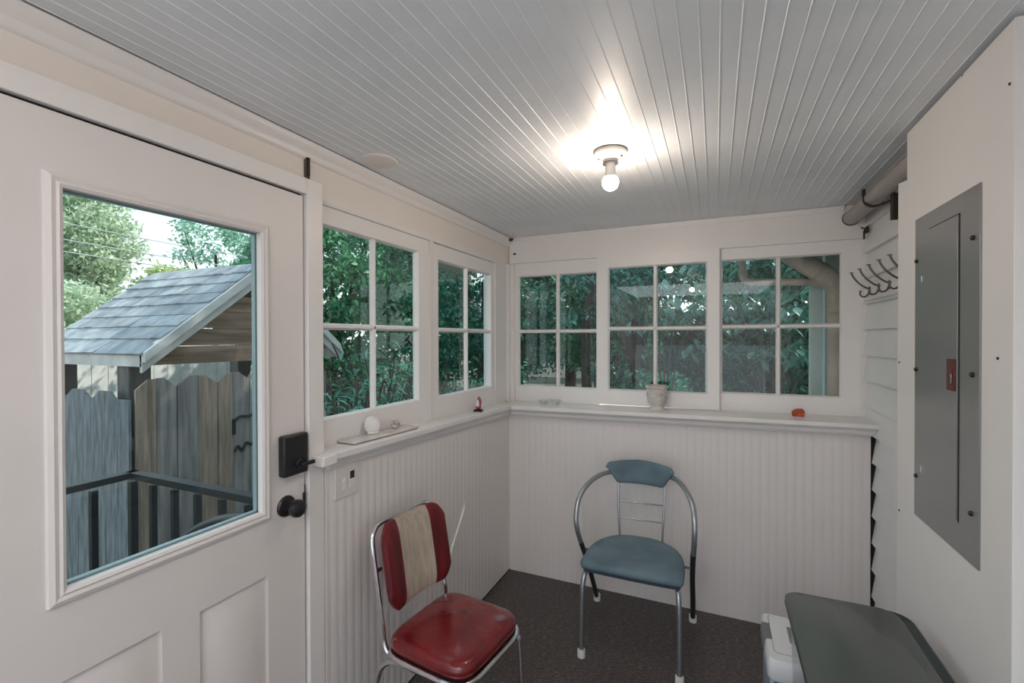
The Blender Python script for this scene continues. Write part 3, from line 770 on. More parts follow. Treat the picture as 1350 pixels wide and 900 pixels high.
backpad('backrest', M['redback'], -.174, -.088, 'dark red outer stripe of the padded back')
backpad('backrest', M['beige'], -.088, .088, 'beige middle stripe of the padded back')
backpad('backrest', M['redback'], .088, .174, 'dark red outer stripe of the padded back')
for s_ in (-1, 1):
    q = MB(); q.lathe([(0, .016), (.008, .015), (.010, .010), (.010, -.010), (0, -.010)], (*back_pt(s_*HB, .26)[:1], s_*(HB-.012), back_pt(0, .26)[2]), 'y', 16)
    q.build('back_screw', M['chrome'], rc)
    # front leg: from seat rim down, slight splay
    q = MB(); q.tube(spline([(.06, s_*(SD-.010), .386), (.125, s_*(SD-.006), .384), (.158, s_*(SD-.004), .368), (.172, s_*(SD), .32), (.180, s_*(SD+.002), .16), (.186, s_*(SD+.004), .018)], 6), .0105, seg=12)
    lg = q.build('leg', M['chrome'], rc)
    q = MB(); q.lathe([(0, 0), (.014, 0), (.014, .022), (.0, .022)], (.187, s_*(SD+.004), 0), 'z', 14); q.build('foot', M['blackvinyl'], lg)
    # rear leg: sweeps back in an arc
    q = MB(); q.tube(spline([(.02, s_*(SD-.012), .380), (-.08, s_*(SD-.010), .384), (-.155, s_*(SD-.008), .372), (-.205, s_*(SD-.006), .325), (-.228, s_*(SD-.004), .24), (-.246, s_*(SD-.002), .12), (-.258, s_*SD, .018)], 6), .0105, seg=12)
    lg = q.build('leg', M['chrome'], rc)
    q = MB(); q.lathe([(0, 0), (.014, 0), (.014, .022), (.0, .022)], (-.259, s_*SD, 0), 'z', 14); q.build('foot', M['blackvinyl'], lg)

# ------------------------------------------------------------------ blue armchair
bc = thing('armchair', 'tubular steel armchair with blue suede seat against the back beadboard', 'chair', (-.37, 2.40, 0))
def L(p): return Vector(p)-Vector((-.37, 2.40, 0))
# seat: D shape, straight front
q = MB(); outl = []
x0, x1, yf = -.612, -.130, 2.185
for i in range(25):
    t = i/24; a = PI*(1-t)
    outl.append((-.371+.241*math.copysign(abs(math.cos(a))**.80, math.cos(a)), yf+.095+.33*abs(math.sin(a))**.80))
outl = [(x0+.012, yf+.008), (x0, yf+.03)]+outl[0:]+[(x1, yf+.03), (x1-.012, yf+.008)]
front = [(x1-.012-(x1-x0-.024)*t, yf+.008-.006*math.sin(PI*t)) for t in (.1, .25, .5, .75, .9)]
outl += front
cx, cy = -.371, 2.38; rings = []
for s_, z in ((.93, .418), (.985, .424), (1.0, .436), (.985, .450), (.94, .457), (.80, .459), (.5, .456), (.2, .452)):
    rings.append([q.bm.verts.new(L((cx+(x-cx)*s_, cy+(y-cy)*s_, z))) for x, y in outl])
n = len(outl)
for a, b_ in zip(rings, rings[1:]):
    for k in range(n): q.bm.faces.new((a[k], a[(k+1) % n], b_[(k+1) % n], b_[k]))
q.bm.faces.new(rings[-1]); q.bm.faces.new(rings[0][::-1])
q.build('seat', M['blue'], bc, sharp=60)
q = MB(); q.prism([(cx+(x-cx)*.945-.0, cy+(y-cy)*.945) for x, y in outl], lambda u, v, d: L((u, v, d)), .406, .419); q.build('seat_base', M['blueunder'], bc)
# front legs: curve down out of the seat corners
for fx, s_ in ((-.596, -1), (-.146, 1)):
    q = MB(); q.tube([L(p) for p in spline([(fx-s_*.020, 2.30, .400), (fx-s_*.012, 2.235, .398), (fx-s_*.006, 2.205, .375), (fx-s_*.002, 2.190, .31), (fx, 2.182, .17), (fx, 2.178, .03)], 6)], .0125, seg=14)
    lg = q.build('leg', M['silver'], bc)
    q = MB(); q.lathe([(0, 0), (.019, 0), (.019, .034), (.0165, .038), (0, .038)], L((fx, 2.178, 0)), 'z', 18); q.build('rubber_foot', M['rubber'], lg)
# arm tubes: rear foot -> seat side -> arm bow -> backrest
armL = [(-.640, 2.685, .02), (-.644, 2.600, .16), (-.648, 2.500, .31), (-.658, 2.430, .42), (-.676, 2.395, .52), (-.684, 2.400, .60), (-.674, 2.440, .69), (-.635, 2.520, .750), (-.585, 2.600, .776), (-.530, 2.650, .785)]
armR = [(-.112, 2.690, .02), (-.108, 2.600, .17), (-.106, 2.500, .33), (-.100, 2.420, .46), (-.092, 2.380, .57), (-.092, 2.390, .66), (-.106, 2.440, .730), (-.145, 2.520, .775), (-.190, 2.600, .792), (-.235, 2.650, .790)]
for arm, fx, fy in ((armL, -.640, 2.687), (armR, -.112, 2.692)):
    q = MB(); q.tube([L(p) for p in spline(arm[3:], 7)], .0135, seg=14); ar = q.build('arm', M['silver'], bc)
    q = MB(); q.tube([L(p) for p in spline(arm[:5], 7)][:-5], .0137, seg=14); lg = q.build('leg', M['darktube'], bc)
    q = MB(); q.lathe([(0, 0), (.020, 0), (.020, .034), (.017, .038), (0, .038)], L((fx, fy, 0)), 'z', 18); q.build('rubber_foot', M['rubber'], lg)
    q = MB(); q.tube([L((fx+(.0 if fx < -.3 else 0), 2.43, .412)), L((-.371+(fx+.371)*.72, 2.43, .408))], .006, seg=8); q.build('seat_bracket', M['darktube'], bc)
# backrest roll
q = MB(); rings = []; N_ = 26; sg = 20
for i in range(N_+1):
    t = -1+2*i/N_; at = abs(t)
    top = .847+.012*(1-t*t)-.006*at-(.018*((at-.90)/.10)**2 if at > .90 else 0)
    bot = .722 if at < .66 else .722+.108*((at-.66)/.34)**1.15
    if top-bot < .008: bot = top-.008
    xx = -.386+.184*t; yy = 2.672-.060*t*t; zc = (top+bot)/2; hz = (top-bot)/2
    th = .021*min(1, (hz/.05))**.5
    ring = []
    for k in range(sg):
        a = 2*PI*k/sg; ca, sa = math.cos(a), math.sin(a)
        ring.append(q.bm.verts.new(L((xx, yy+th*math.copysign(abs(ca)**.8, ca), zc+hz*math.copysign(abs(sa)**.8, sa)))))
    rings.append(ring)
for a, b_ in zip(rings, rings[1:]):
    for k in range(sg): q.bm.faces.new((a[k], a[(k+1) % sg], b_[(k+1) % sg], b_[k]))
q.bm.faces.new(rings[0]); q.bm.faces.new(rings[-1][::-1])
q.build('backrest', M['blue'], bc, sharp=60)
for (a, b_) in (((-.486, 2.585, .43), (-.505, 2.655, .75)), ((-.262, 2.585, .43), (-.250, 2.655, .76))):
    q = MB(); q.tube([L(p) for p in spline([a, ((a[0]+b_[0])/2, 2.600, .58), b_], 6)], .006, seg=10); q.build('back_rod', M['silver'], bc)
for z in (.628, .540):
    q = MB(); yy = 2.585+.07*(z-.43)/.32+.004
    q.tube([L(p) for p in spline([(-.499+.0*z, yy, z), (-.375, yy+.016, z-.004), (-.256, yy, z+.003)], 8)], .0045, seg=10); q.build('back_bar', M['silver'], bc)

# ------------------------------------------------------------------ storage tub with dark lid
def rrect(x0, x1, y0, y1, r, n=8):
    o = []
    for (cx, cy, a0) in ((x1-r, y1-r, 0), (x0+r, y1-r, 90), (x0+r, y0+r, 180), (x1-r, y0+r, 270)):
        for k in range(n+1): o.append((cx+r*math.cos(R(a0+90*k/n)), cy+r*math.sin(R(a0+90*k/n))))
    return o
tb = thing('storage_tub', 'tall clear storage tub with a glossy dark grey-green lid beside the right wall', 'storage tub', (.37, 1.35, 0))
q = MB(); rr_ = rrect(.205, .538, .93, 1.775, .055)
def ring_wall(q, loops, cap0=True, cap1=True):
    rs = [[q.bm.verts.new(p) for p in l] for l in loops]
    n = len(rs[0])
    for a, b_ in zip(rs, rs[1:]):
        for k in range(n): q.bm.faces.new((a[k], a[(k+1) % n], b_[(k+1) % n], b_[k]))
    if cap0: q.bm.faces.new(rs[0][::-1])
    if cap1: q.bm.faces.new(rs[-1])
def ins(x0, x1, y0, y1, r, d, z): return [(x, y, z) for x, y in rrect(x0+d, x1-d, y0+d, y1-d, max(.008, r-d))]
a_ = (.207, .545, .93, 1.782, .055)
ring_wall(q, [ins(*a_, .012, .676), ins(*a_, .002, .678), ins(*a_, 0, .684), ins(*a_, .001, .696), ins(*a_, .006, .700), ins(*a_, .010, .6985), ins(*a_, .014, .6945), ins(*a_, .030, .694)])
o = rel(q.build('lid_rim', M['lidrim'], sharp=50), tb.location); o.parent = tb
q = MB(); b_2 = (.2085, .512, .93, 1.780, .050)
ring_wall(q, [ins(*b_2, .002, .694), ins(*b_2, .0, .698), ins(*b_2, .0, .7015), ins(*b_2, .003, .7035)])
o = rel(q.build('lid', M['lid'], sharp=50), tb.location); o.parent = tb
q = MB(); c_ = (.222, .528, .95, 1.762, .045)
ring_wall(q, [ins(*c_, .03, .002), ins(*c_, .022, .010), ins(*c_, 0, .676)], cap1=False)
o = rel(q.build('tub_body', M['tub'], sharp=50), tb.location); o.parent = tb

# pet-food style bin with side clips
bn = thing('lidded_bin', 'small white lidded bin with grey side clips beside the storage tub', 'bin', (.228, 2.03, 0))
def ins2(d, z): return [(x, y, z) for x, y in rrect(-.052+d, .052-d, -.155+d, .155-d, max(.006, .022-d))]
q = MB(); ring_wall(q, [ins2(.014, .0), ins2(.008, .008), ins2(.004, .335)]); q.build('body', M['binbody'], bn, sharp=50)
q = MB(); ring_wall(q, [ins2(.0, .325), ins2(-.004, .330), ins2(-.003, .368), ins2(0, .390), ins2(.005, .398), ins2(.020, .399)]); ld = q.build('lid', M['binlid'], bn, sharp=50)
q = MB(); q.tube([(-.022, .135, .3992), (-.030, .128, .3992), (-.030, -.095, .3992), (-.020, -.110, .3992), (.030, -.110, .3992)], .0010, seg=6); q.build('seam', M['binclip'], ld)
for s_ in (-1, 1):
    q = MB(); q.box(s_*.056-.004, s_*.056+.004, -.030, .075, .340, .392); q.box(min(s_*.030, s_*.058), max(s_*.030, s_*.058), -.030, .075, .392, .403)
    q.build('clip', M['binclip'], bn, bevel=.003)
q = MB(); q.box(-.036, .040, -.1585, -.150, .285, .318, M['blackvinyl']); q.build('vent', M['blackvinyl'], bn)

# ------------------------------------------------------------------ outdoors: ground, landing, rails, gate
GZ = -.62
m = MB(); m.box(-40, 30, -30, 45, GZ-.1, GZ)
struct(m.build('ground', M['ground']), 'garden ground around the porch', 'ground')
m = MB(); m.box(-2.72, -1.43, .0, 1.42, GZ, -.02)
struct(m.build('landing', M['deck']), 'concrete landing outside the door', 'landing')
m = MB(); m.box(-1.50, 0.9, YB, 3.12, GZ, -.06)
struct(m.build('foundation', M['housewall']), 'porch foundation', 'foundation')
m = MB(); m.box(-1.62, .9, YB, 3.08, CZ+.05, CZ+.16); m.box(-1.62, .80, 3.06, 3.08, 2.20, CZ+.05)
m.box(-2.2, 1.2, 3.06, 3.388, 2.160, 2.180); m.box(-2.2, 1.2, 3.436, 3.78, 2.160, 2.180)  # unseen eave added to block the sun, slot left for a thin streak
m.box(-2.2, -.25, 3.388, 3.436, 2.160, 2.180); m.box(-.07, 1.2, 3.388, 3.436, 2.160, 2.180)
struct(m.build('porch_roof', M['housewall']), 'porch roof slab with an added rear eave, slotted to shape the sun streak', 'roof')
m = MB(); m.box(.80, 5.0, YB-3, 3.9, GZ, 5.0)
struct(m.build('house_wall', M['housewall']), 'main house behind the clapboard wall', 'house wall')
m = MB(); m.box(-1.42, .8, YB-3.0, YB-2.9, GZ, 3.2); m.box(-1.55, -1.42, YB-3, YB-.1, GZ, 3.2); m.box(-1.42, .8, YB-3, YB, 2.30, 2.4); m.box(-1.42, .8, YB-3, YB-.1, -.06, 0)
struct(m.build('house_interior', M['wall']), 'pale room behind the viewer', 'house wall')

rl = thing('porch_railing', 'black metal railing around the landing outside the door glass', 'railing', (-2.617, 1.316, 0))
def RL(p): return Vector(p)-Vector((-2.617, 1.316, 0))
q = MB()
def bar(q, a, b, w, h):
    a, b = Vector(a), Vector(b); d = (b-a).normalized(); s_ = d.cross(Vector((0, 0, 1))).normalized()*w/2; u = Vector((0, 0, h/2))
    vs = [RL(p+s1*s_+u1*u) for p in (a, b) for s1, u1 in ((-1, -1), (1, -1), (1, 1), (-1, 1))]
    q._poly(vs, [(0, 1, 2, 3), (7, 6, 5, 4), (0, 4, 5, 1), (1, 5, 6, 2), (2, 6, 7, 3), (3, 7, 4, 0)])
bar(q, (-2.617, .05, .885), (-2.617, 1.34, .885), .045, .030); q.build('top_rail', M['rail'], rl)
q = MB(); bar(q, (-2.64, 1.316, .885), (-1.44, 1.316, .885), .045, .030); q.build('top_rail', M['rail'], rl)
q = MB(); bar(q, (-2.617, .05, .10), (-2.617, 1.34, .10), .03, .025); q.build('bottom_rail', M['rail'], rl)
q = MB(); bar(q, (-2.64, 1.316, .10), (-1.44, 1.316, .10), .03, .025); q.build('bottom_rail', M['rail'], rl)
def balus(x, y, w=.02):
    q = MB(); q.box(-w/2, w/2, -w/2, w/2, .0, .872); o = q.build('baluster', M['rail'], rl); o.location = RL((x, y, -.02)); return o
balus(-2.617, 1.316, .03)
for k in range(7): balus(-2.617, 1.316-.165*(k+1)*.95, .026)
for k in range(6): balus(-2.617+.166*(k+1), 1.316, .024)
q = MB(); q.tube([RL(p) for p in spline([(-2.12, 1.22, .60), (-2.05, 1.22, .70), (-1.93, 1.22, .775), (-1.78, 1.22, .83), (-1.60, 1.22, .86), (-1.45, 1.22, .87)], 8)], .022, seg=12); q.build('handrail', M['rail'], rl)

# gate canopy
GX = -4.0; yA, yB, yR = 2.095, 4.10, 3.097; zE, zR = 1.45, 2.275
gc = thing('gate_canopy', 'small grey shingled gable roof on posts over the garden gate', 'gate roof', (GX, yR, GZ))
GO = Vector((GX, yR, GZ))
xF = -5.70
sl = Vector((0, yR-yA, zR-zE)); Ls = sl.length; sl.normalize(); nr = Vector((0, -sl.z, sl.y))
q = MB(); rn = random.Random(2)
ncs = 8; ch = Ls/ncs
q2mats = [M['shingle'], M['shingle2']]
for side in (1, -1):
    q = MB()
    for c in range(ncs):
        x = GX+.0; off = rn.uniform(0, .12)
        x = GX+.02
        first = True
        while x > xF:
            w = rn.uniform(.12, .22) if not first else rn.uniform(.06, .2); first = False
            x2 = max(x-w, xF); t = rn.choice((.010, .014, .019)); mt = rn.choice(q2mats)
            a = Vector((0, yA, zE))+sl*(c*ch-.02-(0.02 if c == 0 else 0)); b = Vector((0, yA, zE))+sl*min(Ls, (c+1)*ch+.02)
            pts = []
            for xx in (x, x2-.001):
                for p, h0, h1 in ((a, .0, t+.004), (b, .0, .004)):
                    for h in (h0, h1):
                        v = p+nr*h; yy = v.y if side > 0 else 2*yR-v.y
                        pts.append(Vector((xx, yy, v.z))-GO)
            q._poly(pts, [(0, 1, 3, 2), (4, 6, 7, 5), (0, 4, 5, 1), (2, 3, 7, 6), (1, 5, 7, 3), (0, 2, 6, 4)], mt)
            x = x2
    q.build('shingled_slope', None, gc, sharp=20)
q = MB()
for side in (1, -1):
    vs = []
    for xx in (GX-.03, xF+.02):
        for (p, h) in ((0, -.02), (0, 0), (Ls, 0), (Ls, -.02)):
            v = Vector((0, yA, zE))+sl*p+nr*h; vs.append(Vector((xx, v.y if side > 0 else 2*yR-v.y, v.z))-GO)
    q._poly(vs, [(0, 1, 2, 3), (7, 6, 5, 4), (0, 4, 5, 1), (1, 5, 6, 2), (2, 6, 7, 3), (3, 7, 4, 0)])
q.build('roof_deck', M['gablewood'], gc)
for ya_, yb_ in ((yA-.02, yA+.004), (2*yR-yA-.004, 2*yR-yA+.02)):
    q = MB(); q.box(xF, GX, ya_, yb_, zE-.115, zE-.006)
    for v in q.bm.verts: v.co -= GO
    q.build('fascia', M['rake'], gc)
for side in (1, -1):
    for (h0, h1, x0, x1) in ((-.070, -.004, GX-.02, GX+.050), (-.140, -.074, GX-.02, GX+.012)):
        q = MB(); vs = []
        for xx in (x0, x1):
            for (p, h) in ((-.06 if True else 0, h0), (-.06, h1), (Ls, h1), (Ls, h0)):
                v = Vector((0, yA, zE))+sl*p+nr*h
                if p < 0: v = Vector((0, yA-.02, zE+h*1.15+.0))
                if p > 0: v = Vector((0, yR, zR+h*1.30))
                vs.append(Vector((xx, v.y if side > 0 else 2*yR-v.y, v.z))-GO)
        q._poly(vs, [(0, 1, 2, 3), (7, 6, 5, 4), (0, 4, 5, 1), (1, 5, 6, 2), (2, 6, 7, 3), (3, 7, 4, 0)])
        q.build('rake_board', M['rake'], gc)
# gable boards (horizontal siding, a surface pattern) on the recessed wall
q = MB(); zb = 1.335; xg = GX-.16; bw = .155; z = zb; k = 0
while z < 2.10:
    z2 = z+bw-.006
    def yl(zz): return yA+.10+(zz-1.30)*(yR-yA)/(zR-zE)
    a0 = max(yl(z), yA+.10); a1 = max(yl(z2), yA+.1)
    if a1 < yR:
        q.prism([(a0, z), (2*yR-a0, z), (2*yR-a1, z2), (a1, z2)], lambda u, v, d: Vector((d, u, v))-GO, xg-.02, xg+.004*(k % 2))
    z += bw; k += 1
q.build('gable_wall', M['gablewood'], gc)
for (px_, py_) in ((-4.28, 2.17), (-5.4, 2.17), (-4.28, 3.88), (-5.4, 3.88)):
    q = MB(); q.box(px_-.08, px_+.08, py_-.08, py_+.08, GZ, zE-.03)
    for v in q.bm.verts: v.co -= GO
    q.build('post', M['postgrey'], gc, bevel=.006)
# gate with dog-eared boards in the plane x = GX
gt = thing('garden_gate', 'dog-eared cedar gate under the shingled gate roof', 'gate', (GX, 2.03, GZ))
def dogboard(parent, org, u0, u1, z0, z1, ear, fn, mt, t0=0.0, t1=.02, name='board'):
    c = .075
    if ear == 'L': pts = [(u0, z0), (u1, z0), (u1, z1), (u0+(u1-u0)*.62, z1), (u0, z1-c)]
    elif ear == 'R': pts = [(u0, z0), (u1, z0), (u1, z1-c), (u1-(u1-u0)*.62, z1), (u0, z1)]
    else: pts = [(u0, z0), (u1, z0), (u1, z1), (u0, z1)]
    q = MB(); q.prism(pts, lambda u, v, d: Vector(fn(u, v, d))-org, t0, t1)
    return q.build(name, mt, parent, bevel=.002)
gb = [(2.035, 2.175, 'L'), (2.179, 2.325, 'R'), (2.335, 2.495, 'L'), (2.499, 2.66, 'R'), (2.67, 2.80, 'L'), (2.804, 2.96, 'R'), (2.97, 3.12, 'L'), (3.124, 3.28, 'R'), (3.29, 3.44, 'L'), (3.444, 3.60, 'R'), (3.61, 3.75, 'L'), (3.754, 3.90, 'R')]
for i, (a, c, e_) in enumerate(gb):
    dogboard(gt, gt.location, a, c, GZ+.06, 1.235+.004*(i % 3), e_, lambda u, v, d: (GX+d, u, v), M['fencewarm'] if i in (0, 3, 4) else M['fence'], -.02-.004*(i % 2), 0.0)
for z_ in (.85, -.3):
    q = MB(); q.box(GX-.06, GX-.026, 2.04, 3.9, z_, z_+.09)
    for v in q.bm.verts: v.co -= gt.location
    q.build('cross_rail', M['fence'], gt)
q = MB()
q.tube([Vector(p)-gt.location for p in spline([(GX+.012, 2.80, .80), (GX+.012, 2.86, .835), (GX+.012, 2.96, .83), (GX+.012, 3.02, .86)], 6)], .012, seg=8)
q.box(*[c for c in (GX-gt.location.x+.0, GX-gt.location.x+.012, .76, .79, 1.30, 1.44)])
q.build('hinge', M['rail'], gt)
q = MB()
q.tube([Vector(p)-gt.location for p in spline([(GX+.012, 2.80, .52), (GX+.012, 2.84, .57), (GX+.012, 2.88, .52), (GX+.012, 2.92, .585), (GX+.012, 2.97, .56), (GX+.012, 3.03, .61)], 6)], .011, seg=8)
q.build('latch', M['rail'], gt)
# fence running left from the gate
fc = thing('garden_fence', 'weathered board fence left of the gate, bluish shadow-side tone in its colour', 'fence', (GX, 1.99, GZ))
x = GX-.005; i = 0
wid = [.15, .17, .20, .20, .19, .20, .19, .2, .19, .2, .2, .19, .2, .2, .19, .2]
for i, w in enumerate(wid):
    e_ = '' if i == 0 else ('R' if i % 2 == 1 else 'L')
    zt_ = 1.09 if i == 0 else 1.145
    dogboard(fc, fc.location, x-w+.004, x, GZ+.05, zt_, e_, lambda u, v, d: (u, 1.99+d, v), M['fenceshade'], 0.0, .02)
    x -= w
for z_ in (.7, -.3):
    q = MB(); q.box(x, GX-.06, 2.012, 2.05, z_, z_+.09)
    for v in q.bm.verts: v.co -= fc.location
    q.build('cross_rail', M['fence'], fc)

# far pale fence and neighbour buildings
pf = MB(); 
for k in range(52): pf.box(-10.2, -10.17, -2+k*.25, -2+k*.25+.24, GZ, 1.40)
tag(pf.build('far_fence', M['whitefence']), 'pale sunlit fence far beyond the garden gate', 'fence')
nb = thing('neighbour_house', 'pale pinkish neighbour house glimpsed through the garden foliage', 'house', (-6, 26, GZ))
q = MB(); q.box(-4, 4, -2, 2, 0, 3.1); q.build('wall', M['pinkhouse'], nb)
q = MB(); q.prism([(-4.4, 3.1), (4.4, 3.1), (0, 4.6)], lambda u, v, d: (u, d, v), -2.3, 2.3); q.build('roof', M['roofdark'], nb)
q = MB(); q.box(-1.2, -.2, -2.03, -1.99, 1.0, 2.2); q.build('window', M['dark'], nb)

# ------------------------------------------------------------------ plants
def leaves(name, n, sampler, size, mt, parent, seed, ratio=.45, droop=.3, jitter=.35, curl=.25):
    rg = np.random.default_rng(seed)
    P = sampler(rg, n)
    d = rg.normal(size=(n, 3)); d[:, 2] -= droop*1.5; d /= np.linalg.norm(d, axis=1)[:, None]
    u = rg.normal(size=(n, 3)); u[:, 2] += 1.0; s_ = np.cross(d, u); s_ /= np.linalg.norm(s_, axis=1)[:, None]
    nn = np.cross(s_, d)
    L_ = size*rg.uniform(1-jitter, 1+jitter, n)[:, None]; W = L_*ratio
    a = P; b = P+d*L_*.40+s_*W*.5+nn*L_*curl*.25; c = P+d*L_-nn*L_*curl*.3; e_ = P+d*L_*.40-s_*W*.5+nn*L_*curl*.25
    mid = P+d*L_*.45
    V = np.stack([a, b, c, e_, mid], 1).reshape(-1, 3)
    idx = np.arange(n)[:, None]*5
    F = np.concatenate([idx+np.array([[0, 1, 4]]), idx+np.array([[1, 2, 4]]), idx+np.array([[2, 3, 4]]), idx+np.array([[3, 0, 4]])], 1).reshape(-1, 3)
    me = bpy.data.meshes.new(name); me.vertices.add(len(V)); me.vertices.foreach_set('co', V.astype(np.float32).ravel())
    me.loops.add(F.size); me.loops.foreach_set('vertex_index', F.astype(np.int32).ravel())
    me.polygons.add(len(F)); me.polygons.foreach_set('loop_start', (np.arange(len(F))*3).astype(np.int32)); me.polygons.foreach_set('loop_total', np.full(len(F), 3, np.int32))
    me.update(); me.validate(); me.materials.append(mt)
    o = bpy.data.objects.new(name, me); COL.objects.link(o); o.parent = parent; return o
def clumps(center, rad, k, r, seed, shell=.55):
    rg0 = np.random.default_rng(seed); q = rg0.normal(size=(k, 3)); q /= np.linalg.norm(q, axis=1)[:, None]
    C = np.array(center)+q*np.array(rad)*rg0.uniform(shell, 1, (k, 1))
    def f(rg, n):
        i = rg.integers(0, k, n); g = rg.normal(size=(n, 3)); g /= np.linalg.norm(g, axis=1)[:, None]
        return C[i]+g*r*rg.uniform(.3, 1, (n, 1))*np.array([1.2, 1.2, .7])
    return f
def tree(name, label, base, trunk_h, trunk_r, crown, rad, n, size, mt, seed, k=40, r=.7, group=None, ratio=.45, cat='tree', branches=7):
    t = thing(name, label, cat, base, group=group); rn = random.Random(seed)
    q = MB(); cz = crown[2]
    q.tube(spline([(0, 0, 0), (rn.uniform(-.1, .1), rn.uniform(-.1, .1), trunk_h*.5), (crown[0]*.5, crown[1]*.5, trunk_h), (crown[0], crown[1], cz)], 6),
           [trunk_r*(1-.04*i) for i in range(19)], seg=10)
    for b_ in range(branches):
        a = rn.uniform(0, 2*PI); h = rn.uniform(.6, 1.0)*trunk_h
        tip = (crown[0]+rad[0]*.75*math.cos(a), crown[1]+rad[1]*.75*math.sin(a), cz+rad[2]*rn.uniform(-.5, .6))
        q.tube(spline([(crown[0]*.3, crown[1]*.3, h), (tip[0]*.5, tip[1]*.5, (h+tip[2])/2+.1), tip], 5), [trunk_r*.45*(1-.085*i) for i in range(11)], seg=7)
    q.build('trunk', M['bark'], t)
    leaves('crown', n, clumps(crown, rad, k, r, seed), size, mt, t, seed+1, ratio=ratio)
    return t
# big sunlit trees beyond the gate (seen through the door glass)
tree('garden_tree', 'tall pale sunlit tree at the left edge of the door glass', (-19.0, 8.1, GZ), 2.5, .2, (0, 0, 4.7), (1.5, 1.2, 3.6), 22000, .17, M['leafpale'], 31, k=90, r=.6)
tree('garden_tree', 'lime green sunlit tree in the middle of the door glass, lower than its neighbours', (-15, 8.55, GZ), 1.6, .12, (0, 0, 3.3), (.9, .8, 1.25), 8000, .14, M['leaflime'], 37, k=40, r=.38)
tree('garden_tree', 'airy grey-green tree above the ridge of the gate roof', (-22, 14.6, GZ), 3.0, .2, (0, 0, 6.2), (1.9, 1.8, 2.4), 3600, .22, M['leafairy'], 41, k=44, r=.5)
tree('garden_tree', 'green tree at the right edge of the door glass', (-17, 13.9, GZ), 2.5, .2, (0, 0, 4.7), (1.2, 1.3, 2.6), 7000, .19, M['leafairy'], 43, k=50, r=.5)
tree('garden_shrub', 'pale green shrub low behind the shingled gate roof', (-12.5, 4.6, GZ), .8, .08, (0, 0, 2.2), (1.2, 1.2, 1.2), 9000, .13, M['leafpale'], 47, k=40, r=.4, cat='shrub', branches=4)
# dense garden canopy behind the left windows
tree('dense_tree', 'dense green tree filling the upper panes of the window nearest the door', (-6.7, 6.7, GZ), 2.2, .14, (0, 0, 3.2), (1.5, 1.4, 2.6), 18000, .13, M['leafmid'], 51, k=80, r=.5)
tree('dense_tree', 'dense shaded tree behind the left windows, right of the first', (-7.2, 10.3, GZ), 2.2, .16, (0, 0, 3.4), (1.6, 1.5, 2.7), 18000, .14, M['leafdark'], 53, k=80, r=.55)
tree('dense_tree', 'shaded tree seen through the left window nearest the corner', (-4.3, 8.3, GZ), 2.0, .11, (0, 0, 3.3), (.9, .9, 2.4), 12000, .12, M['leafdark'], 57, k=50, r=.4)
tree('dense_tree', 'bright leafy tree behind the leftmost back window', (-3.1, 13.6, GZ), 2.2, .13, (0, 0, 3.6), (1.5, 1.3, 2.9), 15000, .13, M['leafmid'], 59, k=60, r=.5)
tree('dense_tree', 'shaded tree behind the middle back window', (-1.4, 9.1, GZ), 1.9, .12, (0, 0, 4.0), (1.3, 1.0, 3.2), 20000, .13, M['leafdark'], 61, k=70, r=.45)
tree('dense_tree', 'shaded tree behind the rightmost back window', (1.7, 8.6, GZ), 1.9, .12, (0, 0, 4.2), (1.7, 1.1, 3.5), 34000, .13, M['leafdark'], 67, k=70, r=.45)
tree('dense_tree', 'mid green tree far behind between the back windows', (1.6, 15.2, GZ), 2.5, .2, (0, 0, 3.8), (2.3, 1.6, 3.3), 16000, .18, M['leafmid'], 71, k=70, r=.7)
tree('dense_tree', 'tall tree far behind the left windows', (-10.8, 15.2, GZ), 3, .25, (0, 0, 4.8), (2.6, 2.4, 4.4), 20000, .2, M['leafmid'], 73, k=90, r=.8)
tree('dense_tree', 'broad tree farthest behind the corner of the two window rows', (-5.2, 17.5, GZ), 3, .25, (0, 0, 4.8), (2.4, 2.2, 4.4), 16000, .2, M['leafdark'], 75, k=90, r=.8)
tree('dense_tree', 'overhanging tree added behind the leftmost back window, its unseen crown shading the gate', (-1.75, 7.0, GZ), 4.4, .09, (.65, -.6, 5.95), (1.4, 1.2, .9), 6500, .14, M['leafdark'], 79, k=60, r=.5)  # crown added above the view to keep sun off the gate
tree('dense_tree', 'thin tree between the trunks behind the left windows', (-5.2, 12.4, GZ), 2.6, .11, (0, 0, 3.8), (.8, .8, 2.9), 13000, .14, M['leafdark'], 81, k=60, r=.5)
hd = thing('hedge', 'long dark clipped hedge closing the garden behind the back windows', 'hedge', (1.2, 11.4, GZ))
def hedge_pts(rg, n):
    p = rg.uniform(-1, 1, (n, 3)); ax = rg.integers(0, 2, n)
    p[ax == 0, 1] = rg.choice([-1, -.8], (ax == 0).sum()); p[ax == 1, 2] = rg.uniform(.85, 1, (ax == 1).sum())
    return p*np.array([3.8, .45, 1.35])+np.array([0, 0, 1.35])
leaves('foliage', 16000, hedge_pts, .15, M['leafdark'], hd, 77)
q = MB(); q.box(-3.7, 3.7, -.3, .4, 0, 2.5); q.build('inner_branches', M['bark'], hd)
